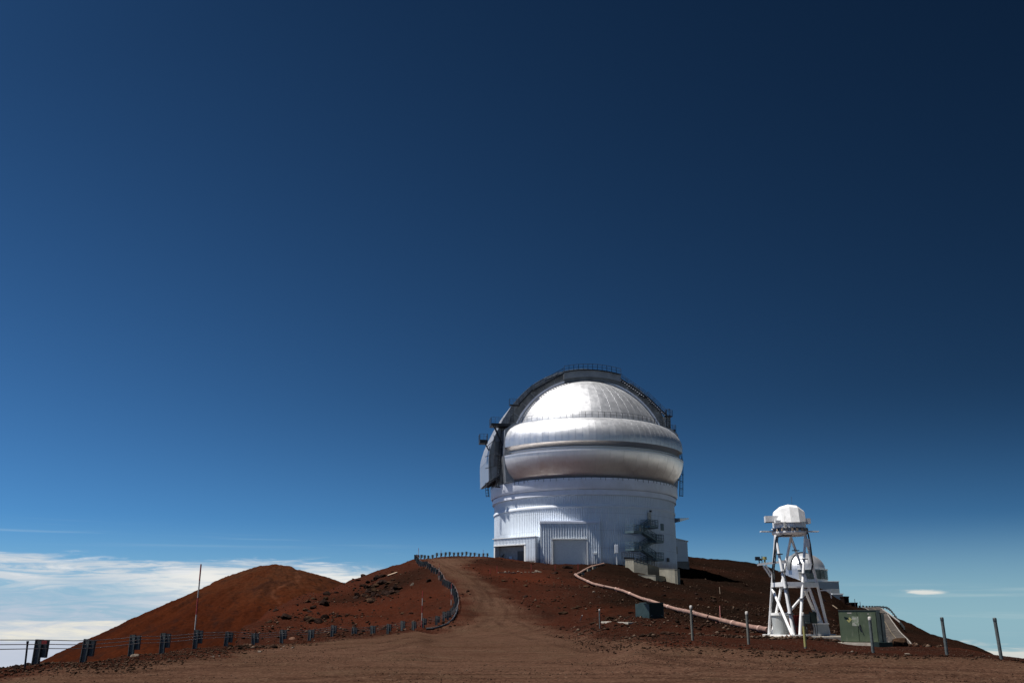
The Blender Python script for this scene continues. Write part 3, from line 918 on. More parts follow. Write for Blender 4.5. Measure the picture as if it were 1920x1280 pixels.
RD = 17.45
z_w0, z_w1 = zr(950, RD), zr(944, RD)
z_w2, z_l1 = zr(927, RD), zr(918, 17.9)
z_l2 = zr(916, 17.9)
z_r2 = zr(893.5, 18.0) - .12
z_b0 = zr(893, 18.0)
z_b1 = zr(842, 19.9)
z_u0 = zr(825, 19.8)
z_ct = zr(782, 16.9)
RS = 16.6
ZC = z_ct - 5.75

def corrugated(r, z0, z1, pitch=.42, depth=.085, a0=0.0, a1=2 * math.pi):
    """ribbed sheet wall round the drum, trapezoid ribs"""
    n = int(round((a1 - a0) * r / pitch))
    pr = []
    for i in range(n):
        t = a0 + (a1 - a0) * i / n; s_ = (a1 - a0) / n
        for f, dd in ((0, 0), (.52, 0), (.66, depth), (.88, depth)):
            pr.append((t + f * s_, r + dd))
    vs = []; fs = []
    for t, rr_ in pr:
        for z in (z0, z1): vs.append((rr_ * math.cos(t), rr_ * math.sin(t), z))
    k = len(pr); full = abs(a1 - a0) > 6.28
    for i in range(k if full else k - 1):
        j = (i + 1) % k
        fs.append((2 * i, 2 * j, 2 * j + 1, 2 * i + 1))
    return MB().add(vs, fs)

corrugated(RD, ZB - .2, z_w0).build('lower_wall', 'white_siding', obs, recalc=False)
corrugated(RD, z_w1 - .12, z_w2).build('upper_wall', 'white_siding', obs, recalc=False)
MB().lathe([(RD, z_w0), (RD + .20, z_w0), (RD + .22, z_w1 - .22), (RD + .13, z_w1 - .12), (RD, z_w1 - .1)], 0, 2 * math.pi, 180).build('belt', 'belt', obs, 50)
MB().lathe([(RD - .3, ZB - 7), (RD - .12, ZB - 7), (RD - .12, ZB - .2), (RD - .3, ZB - .2)], 0, 2 * math.pi, 140).build('foundation', 'concrete_base', obs, 50)
# the two smooth rings under the dome
MB().lathe([(RD - .1, z_w2), (RD + .45, z_w2), (RD + .45, z_l1), (RD + .15, z_l1), (RD + .15, z_l2)], 0, 2 * math.pi, 200).build('lower_ring', 'white_smooth', obs, 40)
MB().lathe([(17.6, z_l2), (18.05, z_l2), (18.25, z_l2 + .35), (18.25, z_r2), (17.0, z_r2 + .05)], 0, 2 * math.pi, 200).build('upper_ring', 'white_smooth', obs, 40)

# --- dome shells, each sheet a part
WL = 9.7
ASIN = math.asin(WL / 19.9)
def shell_sheets(name, prof, n_half, mat, a_lo, a_hi, thick=.12, seam=.035, sm=60, seamw=.0):
    """one half ring of sheets between local angles a_lo..a_hi, then its far twin"""
    da = (a_hi - a_lo) / n_half
    gap = .0006
    inner = [(r - thick, z) for r, z in prof][::-1]
    b_ = MB().lathe(prof + inner, gap, da - gap, 3, close=True)
    if seam:
        # standing seam along one edge
        sw = seam / prof[-1][0]
        vs = []
        for t in (0.0, 2.2 * sw):
            for r, z in prof: vs.append(((r + seam) * math.cos(t), (r + seam) * math.sin(t), z))
        for t in (0.0, 2.2 * sw):
            for r, z in prof: vs.append(((r - .01) * math.cos(t), (r - .01) * math.sin(t), z))
        k = len(prof); fs = []
        for q in range(k - 1):
            fs += [(q, q + 1, k + q + 1, k + q), (2 * k + q, 2 * k + q + 1, q + 1, q), (k + q, k + q + 1, 3 * k + q + 1, 3 * k + q)]
        fs.append((0, k, 3 * k, 2 * k)); fs.append((k - 1, 3 * k - 1, 4 * k - 1, 2 * k - 1))
        b_.add(vs, fs)
    me = None
    for half in (0, 1):
        for i in range(n_half):
            a = a_lo + da * i + math.pi * half * 1.0
            if half and False: continue
            if me is None:
                o = b_.build(name, mat, obs, sm); me = o.data
            else:
                o = link(name, me, None, obs)
            o.rotation_euler = (0, 0, a + PHI)

a_lo, a_hi = math.pi + ASIN, 2 * math.pi - ASIN
# lower gate: smooth bowl swelling upward
HGt = z_b1 - z_b0
g_prof = [(17.8, z_b0 - .05), (18.38, z_b0 + .80), (18.44, z_b0 + .88), (18.98, z_b0 + HGt * .36), (19.38, z_b0 + HGt * .52), (19.68, z_b0 + HGt * .70), (19.84, z_b0 + HGt * .86), (19.90, z_b1)]
shell_sheets('gate_sheet', g_prof, 16, 'silver_low', a_lo, a_hi, seam=.012)
MB().lathe([(19.90, z_b1), (19.96, z_b1 - .16), (19.96, z_b1 + .10), (18.6, z_b1 + .10)], a_lo, a_hi, 90).xf(rot10).build('gate_rim', 'silver_low', obs, 40)
MB().lathe([(19.90, z_b1), (19.96, z_b1 - .16), (19.96, z_b1 + .10), (18.6, z_b1 + .10)], a_lo - math.pi, a_hi - math.pi, 90).xf(rot10).build('gate_rim', 'silver_low', obs, 40)
# recess between the bowls
rec = [(18.55, z_b1 - 2.0), (18.55, zr(837, 18.6)), (18.95, zr(836.6, 18.9)), (18.95, zr(835.2, 18.9)), (18.5, zr(835, 18.5)), (18.7, zr(833.5, 18.8)), (19.35, (zr(833.5, 18.8) + z_u0) / 2), (19.8, z_u0)]
for a in (0, math.pi):
    MB().lathe(rec, a_lo + a, a_hi + a, 90).xf(rot10).build('vent_recess', 'dull_metal', obs, 40)
# upper bowl
u_prof = [(19.8, z_u0), (19.86, z_u0 + .9)]
for t in (.2, .4, .6, .8, 1.0):
    a = t * math.pi / 2
    u_prof.append((16.95 + 2.9 * math.cos(a) * (1 - .0 * t), z_u0 + .9 + (z_ct - z_u0 - .9) * (math.sin(a) * .55 + t * .45)))
shell_sheets('shoulder_sheet', u_prof, 34, 'silver', a_lo + .0, a_hi, seam=.02)
# closed ends of the bowls, seen edge on beside the shutter
endp = [(x, z) for x, z in g_prof] + [(19.9, z_b1 + .1)] + rec[1:] + u_prof[1:] + [(15.0, z_ct), (15.0, z_b0)]
for a in (a_lo - .004, a_hi + .004, a_lo - .004 - math.pi, a_hi + .004 - math.pi):
    vs = [rot10((r * math.cos(a), r * math.sin(a), z)) for r, z in endp]
    vs2 = [rot10((r * math.cos(a) , r * math.sin(a) , z)) for r, z in endp]
    off = Vector(rot10((-math.sin(a), math.cos(a), 0))) * .06
    k = len(vs)
    MB().add(vs + [tuple(Vector(v) + off) for v in vs2], [tuple(range(k)), tuple(range(k, 2 * k))[::-1]] + [(i, (i + 1) % k, k + (i + 1) % k, k + i) for i in range(k)]).build('end_plate', 'arch_side', obs)
# catwalk
for a in (0, math.pi):
    MB().lathe([(15.3, z_ct + .02), (17.02, z_ct + .02), (17.02, z_ct - .14), (16.8, z_ct - .14)], a_lo + a - .02, a_hi + a + .02, 80).xf(rot10).build('catwalk', 'dull_metal', obs, 40)
def railing(pts, h=1.1, spacing=1.5, r=.035, mat='rail_steel', name='railing', mids=(.5,), parent=None, toe=False):
    b_ = MB()
    pts = [Vector(p) for p in pts]
    up = Vector((0, 0, 1))
    for p, q in zip(pts[:-1], pts[1:]):
        b_.bar(p + up * h, q + up * h, r * 1.8)
        for m_ in mids: b_.bar(p + up * h * m_, q + up * h * m_, r * 1.3)
        n = max(1, int(round((q - p).length / spacing)))
        for i in range(n + 1):
            a = p.lerp(q, i / n)
            b_.bar(a, a + up * h, r * 2)
        if toe: b_.bar(p + up * .08, q + up * .08, .03, .14)
    return b_.build(name, mat, parent or obs, recalc=False)
for a in (0, math.pi):
    pts = [rot10((16.92 * math.cos(t), 16.92 * math.sin(t), z_ct + .02)) for t in np.linspace(a_lo + a + .02, a_hi + a - .02, 31)]
    railing(pts, 1.05, 9, .03, name='catwalk_railing')
# cap: meridian sheets, two courses
cap_p = []
th0 = math.asin(15.45 / RS)
for t in np.linspace(th0, .70, 7): cap_p.append((RS * math.sin(t), ZC + RS * math.cos(t)))
cap_q = [(RS * math.sin(t), ZC + RS * math.cos(t)) for t in np.linspace(.70, .10, 8)]
cap_base = [(15.45, z_ct - .3)] + cap_p
def full_sheets(name, prof, n, mat, seam):
    da = 2 * math.pi / n
    inner = [(max(.05, r - .1), z - .08) for r, z in prof][::-1]
    b_ = MB().lathe(prof + inner, .0008, da - .0008, 2, close=True)
    k = len(prof); sw = seam * 2.2
    vs = []
    for s0 in (-sw / 2, sw / 2):
        for r, z in prof:
            t = s0 / max(r, 1.0)
            f = (RS + seam) / RS
            vs.append((r * f * math.cos(t), r * f * math.sin(t), ZC + (z - ZC) * f))
    fs = [(q, q + 1, k + q + 1, k + q) for q in range(k - 1)]
    o_ = len(vs)
    for s0 in (-sw / 2, sw / 2):
        for r, z in prof:
            t = s0 / max(r, 1.0)
            vs.append((r * .999 * math.cos(t), r * .999 * math.sin(t), z))
    fs += [(o_ + q, o_ + q + 1, q + 1, q) for q in range(k - 1)] + [(k + q, k + q + 1, o_ + k + q + 1, o_ + k + q) for q in range(k - 1)]
    b_.add(vs, fs)
    me = None
    for i in range(n):
        t = da * (i + .5)
        # sheets wholly under the shutter band are left out
        if me is None:
            o = b_.build(name, mat, obs, 60); me = o.data
        else: o = link(name, me, None, obs)
        o.rotation_euler = (0, 0, da * i + PHI)
full_sheets('cap_sheet', cap_base, 48, 'silver', .014)
full_sheets('crown_sheet', cap_q, 48, 'silver', .014)

# --- the arch band that carries shutter and stairs
YW = 6.0
def arc(r, d0, d1, n):
    return [(r * math.cos(R_(d)), ZC + r * math.sin(R_(d))) for d in np.linspace(d0, d1, n)]
z_top = dl(1108, 694, -YW)[1]
xr_ = dl(1162, 707, -YW)[0]; xl_ = dl(1056, 697, -YW)[0]
RA = 17.35
body = [(17.3, z_r2), (17.6, ZC + 1.0)] + arc(17.5, 10, 60, 12) + arc(17.35, 64, 118, 12) + arc(17.6, 122, 172, 14) + [(-17.8, ZC + 1), (-17.6, z_r2)]
MB().prism(body, -YW, YW, rot10).build('arch_wall', 'arch_side', obs, 30)
base_ = [(16.2, z_r2 + .02), (16.8, z_b1), (16.8, z_ct - 1.2), (15.5, z_ct - .02), (-15.5, z_ct - .02), (-17.2, z_ct - 1.2), (-17.4, z_b1), (-17.0, z_r2 + .02)]
MB().prism(base_, -9.2, 9.2, rot10).build('arch_base', 'arch_side', obs, 30)
# framing on the camera side of the shutter
for (p, q) in (((912, 838), (929, 822)), ((910, 856), (931, 848)), ((910, 878), (932, 872)), ((926, 815), (936, 880)), ((918, 836), (921, 898))):
    a = dl(p[0], p[1], -6.1); b2 = dl(q[0], q[1], -6.1)
    MB().bar((a[0], -6.08, a[1]), (b2[0], -6.08, b2[1]), .10, .12).xf(rot10).build('frame_bar', 'arch_grey', obs)
# ribs and boxes on the camera side of the arch
for px_, py_, w_, h_ in ((934, 842, 1.3, 3.0), (931, 862, 1.0, 2.0), (940, 880, .5, 5.0)):
    x_, z_ = dl(px_, py_, -YW - .15)
    MB().box((x_, -YW - .12, z_), (w_, .24, h_)).xf(rot10).build('wall_panel', 'arch_grey', obs)
# girder lip that follows the cap edge
lip = arc(15.9, 8, 172, 60); lip2 = arc(15.55, 8, 172, 60)
MB().prism(lip + lip2[::-1], -YW - .25, -YW + .02, rot10).build('arch_flange', 'white_smooth', obs, 30)
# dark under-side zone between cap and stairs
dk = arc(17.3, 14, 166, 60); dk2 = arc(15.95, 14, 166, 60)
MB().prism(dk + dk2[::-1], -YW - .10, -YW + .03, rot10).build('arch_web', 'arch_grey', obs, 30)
# ribs across the web
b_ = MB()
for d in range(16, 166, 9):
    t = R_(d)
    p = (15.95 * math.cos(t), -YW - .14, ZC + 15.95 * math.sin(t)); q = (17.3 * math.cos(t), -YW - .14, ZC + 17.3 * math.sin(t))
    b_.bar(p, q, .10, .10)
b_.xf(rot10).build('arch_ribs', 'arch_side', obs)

# shutter over the left half, in curved sheets
def shr(deg):
    return float(np.interp(deg, [66, 90, 120, 140, 152, 162, 170, 178, 185], [17.75, 17.95, 18.05, 18.15, 18.3, 18.65, 19.15, 19.7, 19.95]))
degs = list(np.linspace(68, 182, 14))
for d0, d1 in zip(degs[:-1], degs[1:]):
    o_ = []
    for d in np.linspace(d0 + .05, d1 - .05, 5): o_.append((shr(d) * math.cos(R_(d)), ZC + shr(d) * math.sin(R_(d))))
    i_ = [((shr(d)-.45) * math.cos(R_(d)), ZC + (shr(d)-.45) * math.sin(R_(d))) for d in np.linspace(d1 - .05, d0 + .05, 5)]
    MB().prism(o_ + i_, -5.7, 5.7, rot10).build('shutter_sheet', 'dull_metal', obs, 40)
sbz = dl(904, 901, -5.7)[1]
sx = shr(182)
low = [(-sx, ZC - .75), (-17.85, ZC - .6), (-17.85, sbz + .9), (-sx + .1, sbz)]
MB().prism(low, -5.7, 5.7, rot10).build('shutter_apron', 'dull_metal', obs, 30)
# side cheeks of the shutter towards the camera
chk = [(shr(d) * math.cos(R_(d)) * .998, ZC + shr(d) * math.sin(R_(d)) * .998) for d in np.linspace(120, 182, 14)] + [(-sx + .1, sbz + .1), (-17.75, sbz + .95), (-17.5, ZC)] + arc(17.4, 172, 120, 8)
MB().prism(chk, -5.95, -5.72, rot10).build('shutter_cheek', 'arch_side', obs, 30)
b_ = MB()
for i in range(7):
    b_.box((-18.7, -4.8 + 1.6 * i, sbz + .33), (1.5, .35, .3))
b_.xf(rot10).build('apron_rollers', 'black_steel', obs)
MB().box((-18.6, 0, sbz + .35), (1.9, 11.2, .16), Matrix.Rotation(R_(-22), 3, 'Y')).xf(rot10).build('apron_underside', 'arch_grey', obs)

# the flat top box with its walkway and railing
zt0 = dl(1100, 706, -YW - .5)[1]; zt1 = dl(1100, 694, -YW - .5)[1]
b_ = MB()
tb = []
nX = 13
for i in range(nX):
    x = xl_ + (xr_ - xl_) * i / (nX - 1)
    cz = -1.15 * ((x - (xl_ + xr_) / 2) / ((xr_ - xl_) / 2)) ** 2 * .62
    tb.append((x, cz))
poly = [(x, zt1 + c_) for x, c_ in tb] + [(x, zt0 + c_ * 1.0) for x, c_ in tb[::-1]]
MB().prism(poly, -YW - .55, YW + .55, rot10).build('top_box', 'arch_side', obs, 30)
poly = [(x * .97, zt0 + c_ + .05) for x, c_ in tb] + [(x * .97, zt0 + c_ - .75) for x, c_ in tb[::-1]]
MB().prism(poly, -YW - .30, YW + .3, rot10).build('top_box_skirt', 'arch_grey', obs, 30)
poly = [(x, zt1 + c_ + .12) for x, c_ in tb] + [(x, zt1 + c_ + .02) for x, c_ in tb[::-1]]
MB().prism(poly, -YW - 1.0, -YW + .4, rot10).build('top_walkway', 'black_steel', obs, 30)
railing([rot10((x, -YW - .95, zt1 + c_ + .1)) for x, c_ in tb], 1.1, 5, .04, 'rail_steel', 'top_railing')

# stairs down both shoulders
def stair(name, A, B, w=.8, rail=True, tread=True, mats=('black_steel', 'white_smooth'), h=1.05, step=.28, xf=rot10):
    """flight from A to B (local x, y, z); y is the inner edge, width goes towards the camera"""
    A, B = Vector(A), Vector(B)
    fl = thing_part = MB()
    side = Vector((0, -w, 0))
    for s_ in (Vector((0, 0, 0)), side):
        fl.bar(A + s_, B + s_, .07, .26)
    o = fl.xf(xf).build(name, mats[0], obs)
    n = max(2, int(abs((B - A).z) / step))
    tr = MB()
    for i in range(n):
        p = A.lerp(B, (i + .5) / n)
        tr.box(p + side / 2 + Vector((0, 0, .02)), (.27, w * .92, .05))
    tr.xf(xf).build('treads', mats[1], o)
    rl = MB()
    for s_ in (side, Vector((0, 0, 0))):
        up = Vector((0, 0, h))
        rl.bar(A + s_ + up, B + s_ + up, .06); rl.bar(A + s_ + up * .5, B + s_ + up * .5, .045)
        k = max(2, int((B - A).length / 1.3))
        for i in range(k + 1):
            p = A.lerp(B, i / k) + s_
            rl.bar(p, p + up, .055)
    rl.xf(xf).build('handrail', 'rail_steel', o)
    return o
YS = -YW - .35
def lp(px, py, yl=YS): 
    x, z = dl(px, py, yl - .4); return (x, yl, z)
A0 = lp(1163, 711); A1 = lp(1210, 744); A2 = lp(1249, 779)
stair('stair_flight', A0, A1, .8); stair('stair_flight', (A1[0] + .4, A1[1], A1[2] - .05), A2, .8)
MB().box((A1[0] + .1, YS - .4, A1[2] - .05), (.9, .9, .12)).xf(rot10).build('stair_landing', 'black_steel', obs)
B0 = lp(1057, 700); B1 = lp(1001.5, 731); B2 = lp(972, 759)
stair('stair_flight', B0, B1, .8); stair('stair_flight', (B1[0] - .4, B1[1], B1[2] - .05), B2, .8)
MB().box((B1[0] - .1, YS - .4, B1[2] - .05), (.9, .9, .12)).xf(rot10).build('stair_landing', 'black_steel', obs)

def platform(cx_, y0, y1, z, w, name='platform', rail=True, drop=.25, rh=1.1, mids=(.33, .66)):
    """small steel platform centred on cx_ with railing"""
    o = MB().box((cx_, (y0 + y1) / 2, z - drop / 2), (w, abs(y1 - y0), drop)).xf(rot10).build(name, 'black_steel', obs)
    if rail:
        pts = [(cx_ - w / 2, y1, z), (cx_ - w / 2, y0, z), (cx_ + w / 2, y0, z), (cx_ + w / 2, y1, z)]
        railing([rot10(p) for p in pts], rh, .7, .028, 'rail_steel', 'platform_railing', mids, parent=o)
    return o
# left: landing at the foot of the stairs, then the big balcony and the small far one
platform((B2[0] + lp(959, 759)[0]) / 2 - .1, YS - .8, YS, B2[2], abs(B2[0] - lp(959, 759)[0]) + .6, drop=.18)
platform(A2[0] + .5, YS - .8, YS, A2[2] - .05, 1.4, drop=.18)
xa, za = dl(920, 796, -7.4); xb, _ = dl(956, 796, -7.4)
platform((xa + xb) / 2, -8.2, -5.9, za + .2, abs(xb - xa), drop=.5)
b_ = MB()
for k in range(2):
    b_.bar((xa + .4 + k * .5, -8.0 + k * 1.2, za - .2), (xa + 2.6, -7.0, za - 4.2), .16)
b_.xf(rot10).build('balcony_brace', 'black_steel', obs)
xc, zc_ = dl(907, 826, -5.0)
platform(xc, -5.2, -3.4, zc_ + .2, 1.5, drop=.7)
MB().bar((xc + .3, -4.4, zc_ - .3), (xc + 1.2, -4.4, zc_ - 1.9), .2).xf(rot10).build('balcony_brace', 'black_steel', obs)
# ladders with hoop cages
def ladder(A, B, cage=.75, w=.5, name='caged_ladder', hoops=True, cy=-1):
    A, B = Vector(A), Vector(B)
    b_ = MB()
    for s_ in (-w / 2, w / 2):
        b_.bar(A + Vector((s_, 0, 0)), B + Vector((s_, 0, 0)), .09)
    n = int((A - B).length / .45)
    for i in range(n):
        p = A.lerp(B, (i + .5) / n)
        b_.bar(p + Vector((-w / 2, 0, 0)), p + Vector((w / 2, 0, 0)), .05)
    o = b_.xf(rot10).build(name, 'black_steel', obs)
    if hoops:
        c_ = MB()
        m_ = int((A - B).length / 1.1)
        ring = [(w / 2, 0), (w * .62, .45 * cy), (0, .78 * cy), (-w * .62, .45 * cy), (-w / 2, 0)]
        for i in range(m_ + 1):
            p = A.lerp(B, i / max(1, m_))
            q = [p + Vector((x, y, 0)) for x, y in ring]
            for a, b2 in zip(q[:-1], q[1:]): c_.bar(a, b2, .05, .09)
        for x, y in ring[1:4]:
            c_.bar(A + Vector((x, y, 0)), B + Vector((x, y, 0)), .05)
        c_.xf(rot10).build('ladder_cage', 'black_steel', o)
    return o
la_, lz1 = dl(938, 842, -6.5); lb_, lz0 = dl(933, 913, -6.5)
ladder((la_, -6.35, lz1), (lb_, -6.35, lz0))
la2, lz2 = dl(944, 800, -6.5)
ladder((la2, -6.4, lz2), (la_, -6.35, lz1), hoops=False)
x5, z5 = dl(912, 906, -3.5); x6, z6 = dl(914, 931, -3.5)
ladder((x5, -3.5, z5), (x6, -3.5, z6))
MB().box((lb_, -6.7, lz0), (.9, .9, .12)).xf(rot10).build('ladder_foot', 'black_steel', obs)
x7, z7 = dl(960, 762, YS - .4)
x8, z8 = dl(960, 792, YS - .4)
ladder((x7, YS - .4, z7), (x8, YS - .4, z8), hoops=False, w=.45)
# right: ladder tower beside the stair foot, then the long curved ladder over the bowls
xa2, za2 = dl(1252, 768, -6.6); xb2, zb2 = dl(1253, 801, -6.6)
ladder((xa2, -6.5, za2), (xb2, -6.5, zb2), w=.6)
MB().box(((A2[0] + xa2) / 2 + .1, -6.3, (za2 + zb2) / 2 - .9), (1.3, .3, abs(za2 - zb2) - 1.0)).xf(rot10).build('ladder_backing', 'arch_side', obs)
lad = [dl(1262, 806, -6.0), dl(1268, 822, -6.0), dl(1273, 842, -6.0), dl(1276, 862, -6.0), dl(1277, 890, -6.0), dl(1276.5, 930, -6.0)]
for (x0, z0), (x1, z1) in zip(lad[:-1], lad[1:]):
    ladder((x0, -6.0, z0), (x1, -6.0, z1), w=.5)
platform(lad[0][0] - .3, -6.6, -5.4, lad[0][1] - .1, 1.4, drop=.12, rh=1.0)
b_ = MB()
b_.bar((lad[-1][0] - .2, -6, lad[-1][1] + 3.2), (lad[-1][0] - 1.9, -6.2, lad[-1][1] + 1.6), .14)
b_.bar((lad[-1][0] - .2, -6, lad[-1][1] + 3.3), (lad[-1][0] - 1.9, -6.2, lad[-1][1] + 3.0), .14)
b_.xf(rot10).build('ladder_bracket', 'black_steel', obs)
# rail and drip brackets at the foot of the gate
for a in (0, math.pi):
    MB().lathe([(17.9, z_b0 + .02), (18.12, z_b0 + .02), (18.12, z_b0 - .07), (17.9, z_b0 - .07)], a_lo + a, a_hi + a, 90).xf(rot10).build('gate_track', 'rail_steel', obs, 40)
b_ = MB()
rr_ = random.Random(3)
for i in range(34):
    t = a_lo + .06 + (a_hi - a_lo - .12) * (i + rr_.uniform(-.3, .3)) / 33
    h_ = rr_.choice((.3, .4, .55))
    b_.box((18.30 * math.cos(t), 18.30 * math.sin(t), z_b0 - .15 - h_ / 2), (.05, .05, h_), t)
b_.xf(rot10).build('track_brackets', 'rail_steel', obs)

# --- ground floor
def wall_x(px, py, Y): 
    p = P(px, py, Y); return p.x - OX, p.y - OY, p.z
# front bay with the roll-up door
YB = -17.80
yy = OY + YB
bx0 = P(1013, 1010, yy).x - OX; bx1 = P(1125.5, 1010, yy).x - OX
bzt = zf(973.5, yy); bz0 = ZB - .3
dx0 = P(1037, 1035, yy).x - OX; dx1 = P(1100, 1035, yy).x - OX
dzt = zf(1011, yy)
def corr_plane(x0, x1, z0, z1, y, pitch=.44, depth=.10):
    n = max(1, int(round((x1 - x0) / pitch))); s_ = (x1 - x0) / n
    pr = []
    for i in range(n):
        for f, dd in ((0, 0), (.5, 0), (.64, depth), (.86, depth)): pr.append((x0 + (i + f) * s_, y - dd))
    pr.append((x1, y))
    vs = [(x, yv, z) for x, yv in pr for z in (z0, z1)]
    fs = [(2 * i, 2 * i + 2, 2 * i + 3, 2 * i + 1) for i in range(len(pr) - 1)]
    return vs, fs
b_ = MB()
b_.add(*corr_plane(bx0 + .3, dx0 - .25, bz0, bzt - .7, YB))
b_.add(*corr_plane(dx1 + .25, bx1 - .2, bz0, bzt - .7, YB))
b_.add(*corr_plane(dx0 - .25, dx1 + .25, dzt + .2, bzt - .7, YB))
b_.build('bay_front', 'white_siding', obs, recalc=False)
b_ = MB()
b_.box(((bx0 + bx1) / 2, (YB - 10) / 2 + .2, bzt - .28), (bx1 - bx0 + .2, -(YB + 10) + .45, .16))
b_.box(((bx0 + bx1) / 2, YB - .05, bzt - .52), (bx1 - bx0 + .12, .22, .34))
b_.build('bay_roof', 'white_smooth', obs)
for xb_ in (bx0 + .12, bx1 - .1):
    MB().box((xb_, (YB - 10) / 2, (bz0 + bzt) / 2 - .3), (.3, -(YB + 10) + .1, bzt - bz0 - .5)).build('bay_side_wall', 'white_siding', obs)
b_ = MB()
b_.box((dx0 - .12, YB - .06, (bz0 + dzt) / 2 + .1), (.24, .2, dzt - bz0 + .2)); b_.box((dx1 + .12, YB - .06, (bz0 + dzt) / 2 + .1), (.24, .2, dzt - bz0 + .2))
b_.box(((dx0 + dx1) / 2, YB - .08, dzt + .1), (dx1 - dx0 + .5, .22, .2))
b_.build('door_frame', 'white_paint', obs)
n = 16
b_ = MB()
hd = (dzt - bz0) / n
for i in range(n):
    b_.box(((dx0 + dx1) / 2, YB + .30, bz0 + hd * (i + .5)), (dx1 - dx0, .08, hd - .02))
b_.box(((dx0 + dx1) / 2, YB + .36, (bz0 + dzt) / 2), (dx1 - dx0, .06, dzt - bz0))
b_.build('roll_up_door', 'white_paint', obs)
b_ = MB()
b_.box((bx1 - .95, YB - .18, bz0 + 2.3), (.55, .15, .25)); b_.bar((bx1 - 1.15, YB - .16, bz0 + .3), (bx1 - 1.15, YB - .16, bz0 + 2.2), .07); b_.bar((bx1 - .75, YB - .16, bz0 + .3), (bx1 - .75, YB - .16, bz0 + 2.2), .07)
b_.build('conduit', 'white_paint', obs)

# porch on the left: a lean-to with corrugated fascia and a brown door
pl = Vector((P(926, 1030, 172.0).x - OX, 172.0 - OY, 0)); pr_ = Vector((P(1003, 1030, 166.4).x - OX, 166.4 - OY, 0))
du = (pr_ - pl); Lp_ = du.length; du.normalize(); dn = Vector((du.y, -du.x, 0))   # dn points to the camera side
pang = math.atan2(du.y, du.x)
def pw(v):                     # porch frame: x along the front, y out to the camera, z world
    q = pl + du * v[0] + dn * v[1]
    return (q.x, q.y, v[2])
zt = zf(1007.5, 168.5); zfb = zf(1019, 168.5); zg = ZB - .1
LW = Lp_ * .78
vs, fs = corr_plane(0, LW, zfb, zt, 0, .32, .07)
MB().add([pw((x, -y, z)) for x, y, z in vs], fs).build('porch_fascia', 'white_siding', obs, recalc=False)
vs, fs = corr_plane(LW, Lp_, zg + .9, zt, 0, .32, .07)
MB().add([pw((x, -y, z)) for x, y, z in vs], fs).build('porch_side_wall', 'white_siding', obs, recalc=False)
def pbox(x0, x1, y0, y1, z0, z1):
    return MB().box(((x0 + x1) / 2, (y0 + y1) / 2, (z0 + z1) / 2), (x1 - x0, abs(y1 - y0), z1 - z0)).xf(pw)
pbox(-.25, Lp_ + .1, -5, .12, zt, zt + .12).build('porch_roof', 'white_paint', obs)
pbox(0, LW, -.08, .1, zfb - .22, zfb).build('porch_beam', 'white_paint', obs)
pbox(0, .28, -.25, .03, zg + .7, zfb - .22).build('porch_post', 'white_paint', obs)
pbox(LW - .32, LW, -.35, .05, zg + .7, zfb - .22).build('porch_post', 'white_paint', obs)
pbox(0.0, .5, -.5, .12, zg - .6, zg + .7).build('porch_pier', 'concrete_base', obs)
pbox(LW - .5, LW + .1, -.6, .12, zg - .6, zg + .7).build('porch_pier', 'concrete_base', obs)
pbox(LW, Lp_, -.15, .02, zg - .6, zg + .9).build('porch_plinth', 'concrete_base', obs)
pbox(Lp_ - .1, Lp_ + .08, -5.5, .02, zg - .6, zt).build('porch_end_wall', 'white_siding', obs)
pbox(.2, LW + .5, -1.5, -1.3, zg - .3, zt).build('porch_back_wall', 'recess', obs)
pbox(-.05, .15, -4, -.05, zg + .3, zt).build('porch_end_wall', 'white_siding', obs)
pbox(LW * .62, LW * .93, -1.28, -1.2, zg, zg + 2.75).build('porch_door', 'door_dark', obs)
pbox(LW * .36, LW * .44, -1.28, -1.15, zg, zg + 1.9).build('porch_panel', 'white_siding', obs)
b_ = MB(); b_.bar(pw((.9, -1.2, zg + 1.9)), pw((1.6, -1.0, zg + 2.4)), .1); b_.bar(pw((1.2, -1.25, zg + 1.7)), pw((1.2, -1.1, zg + 2.2)), .07)
b_.box(pw((2.6, -1.25, zg + 1.0)), (.3, .1, .2)); b_.build('wall_lamp', 'black_steel', obs)

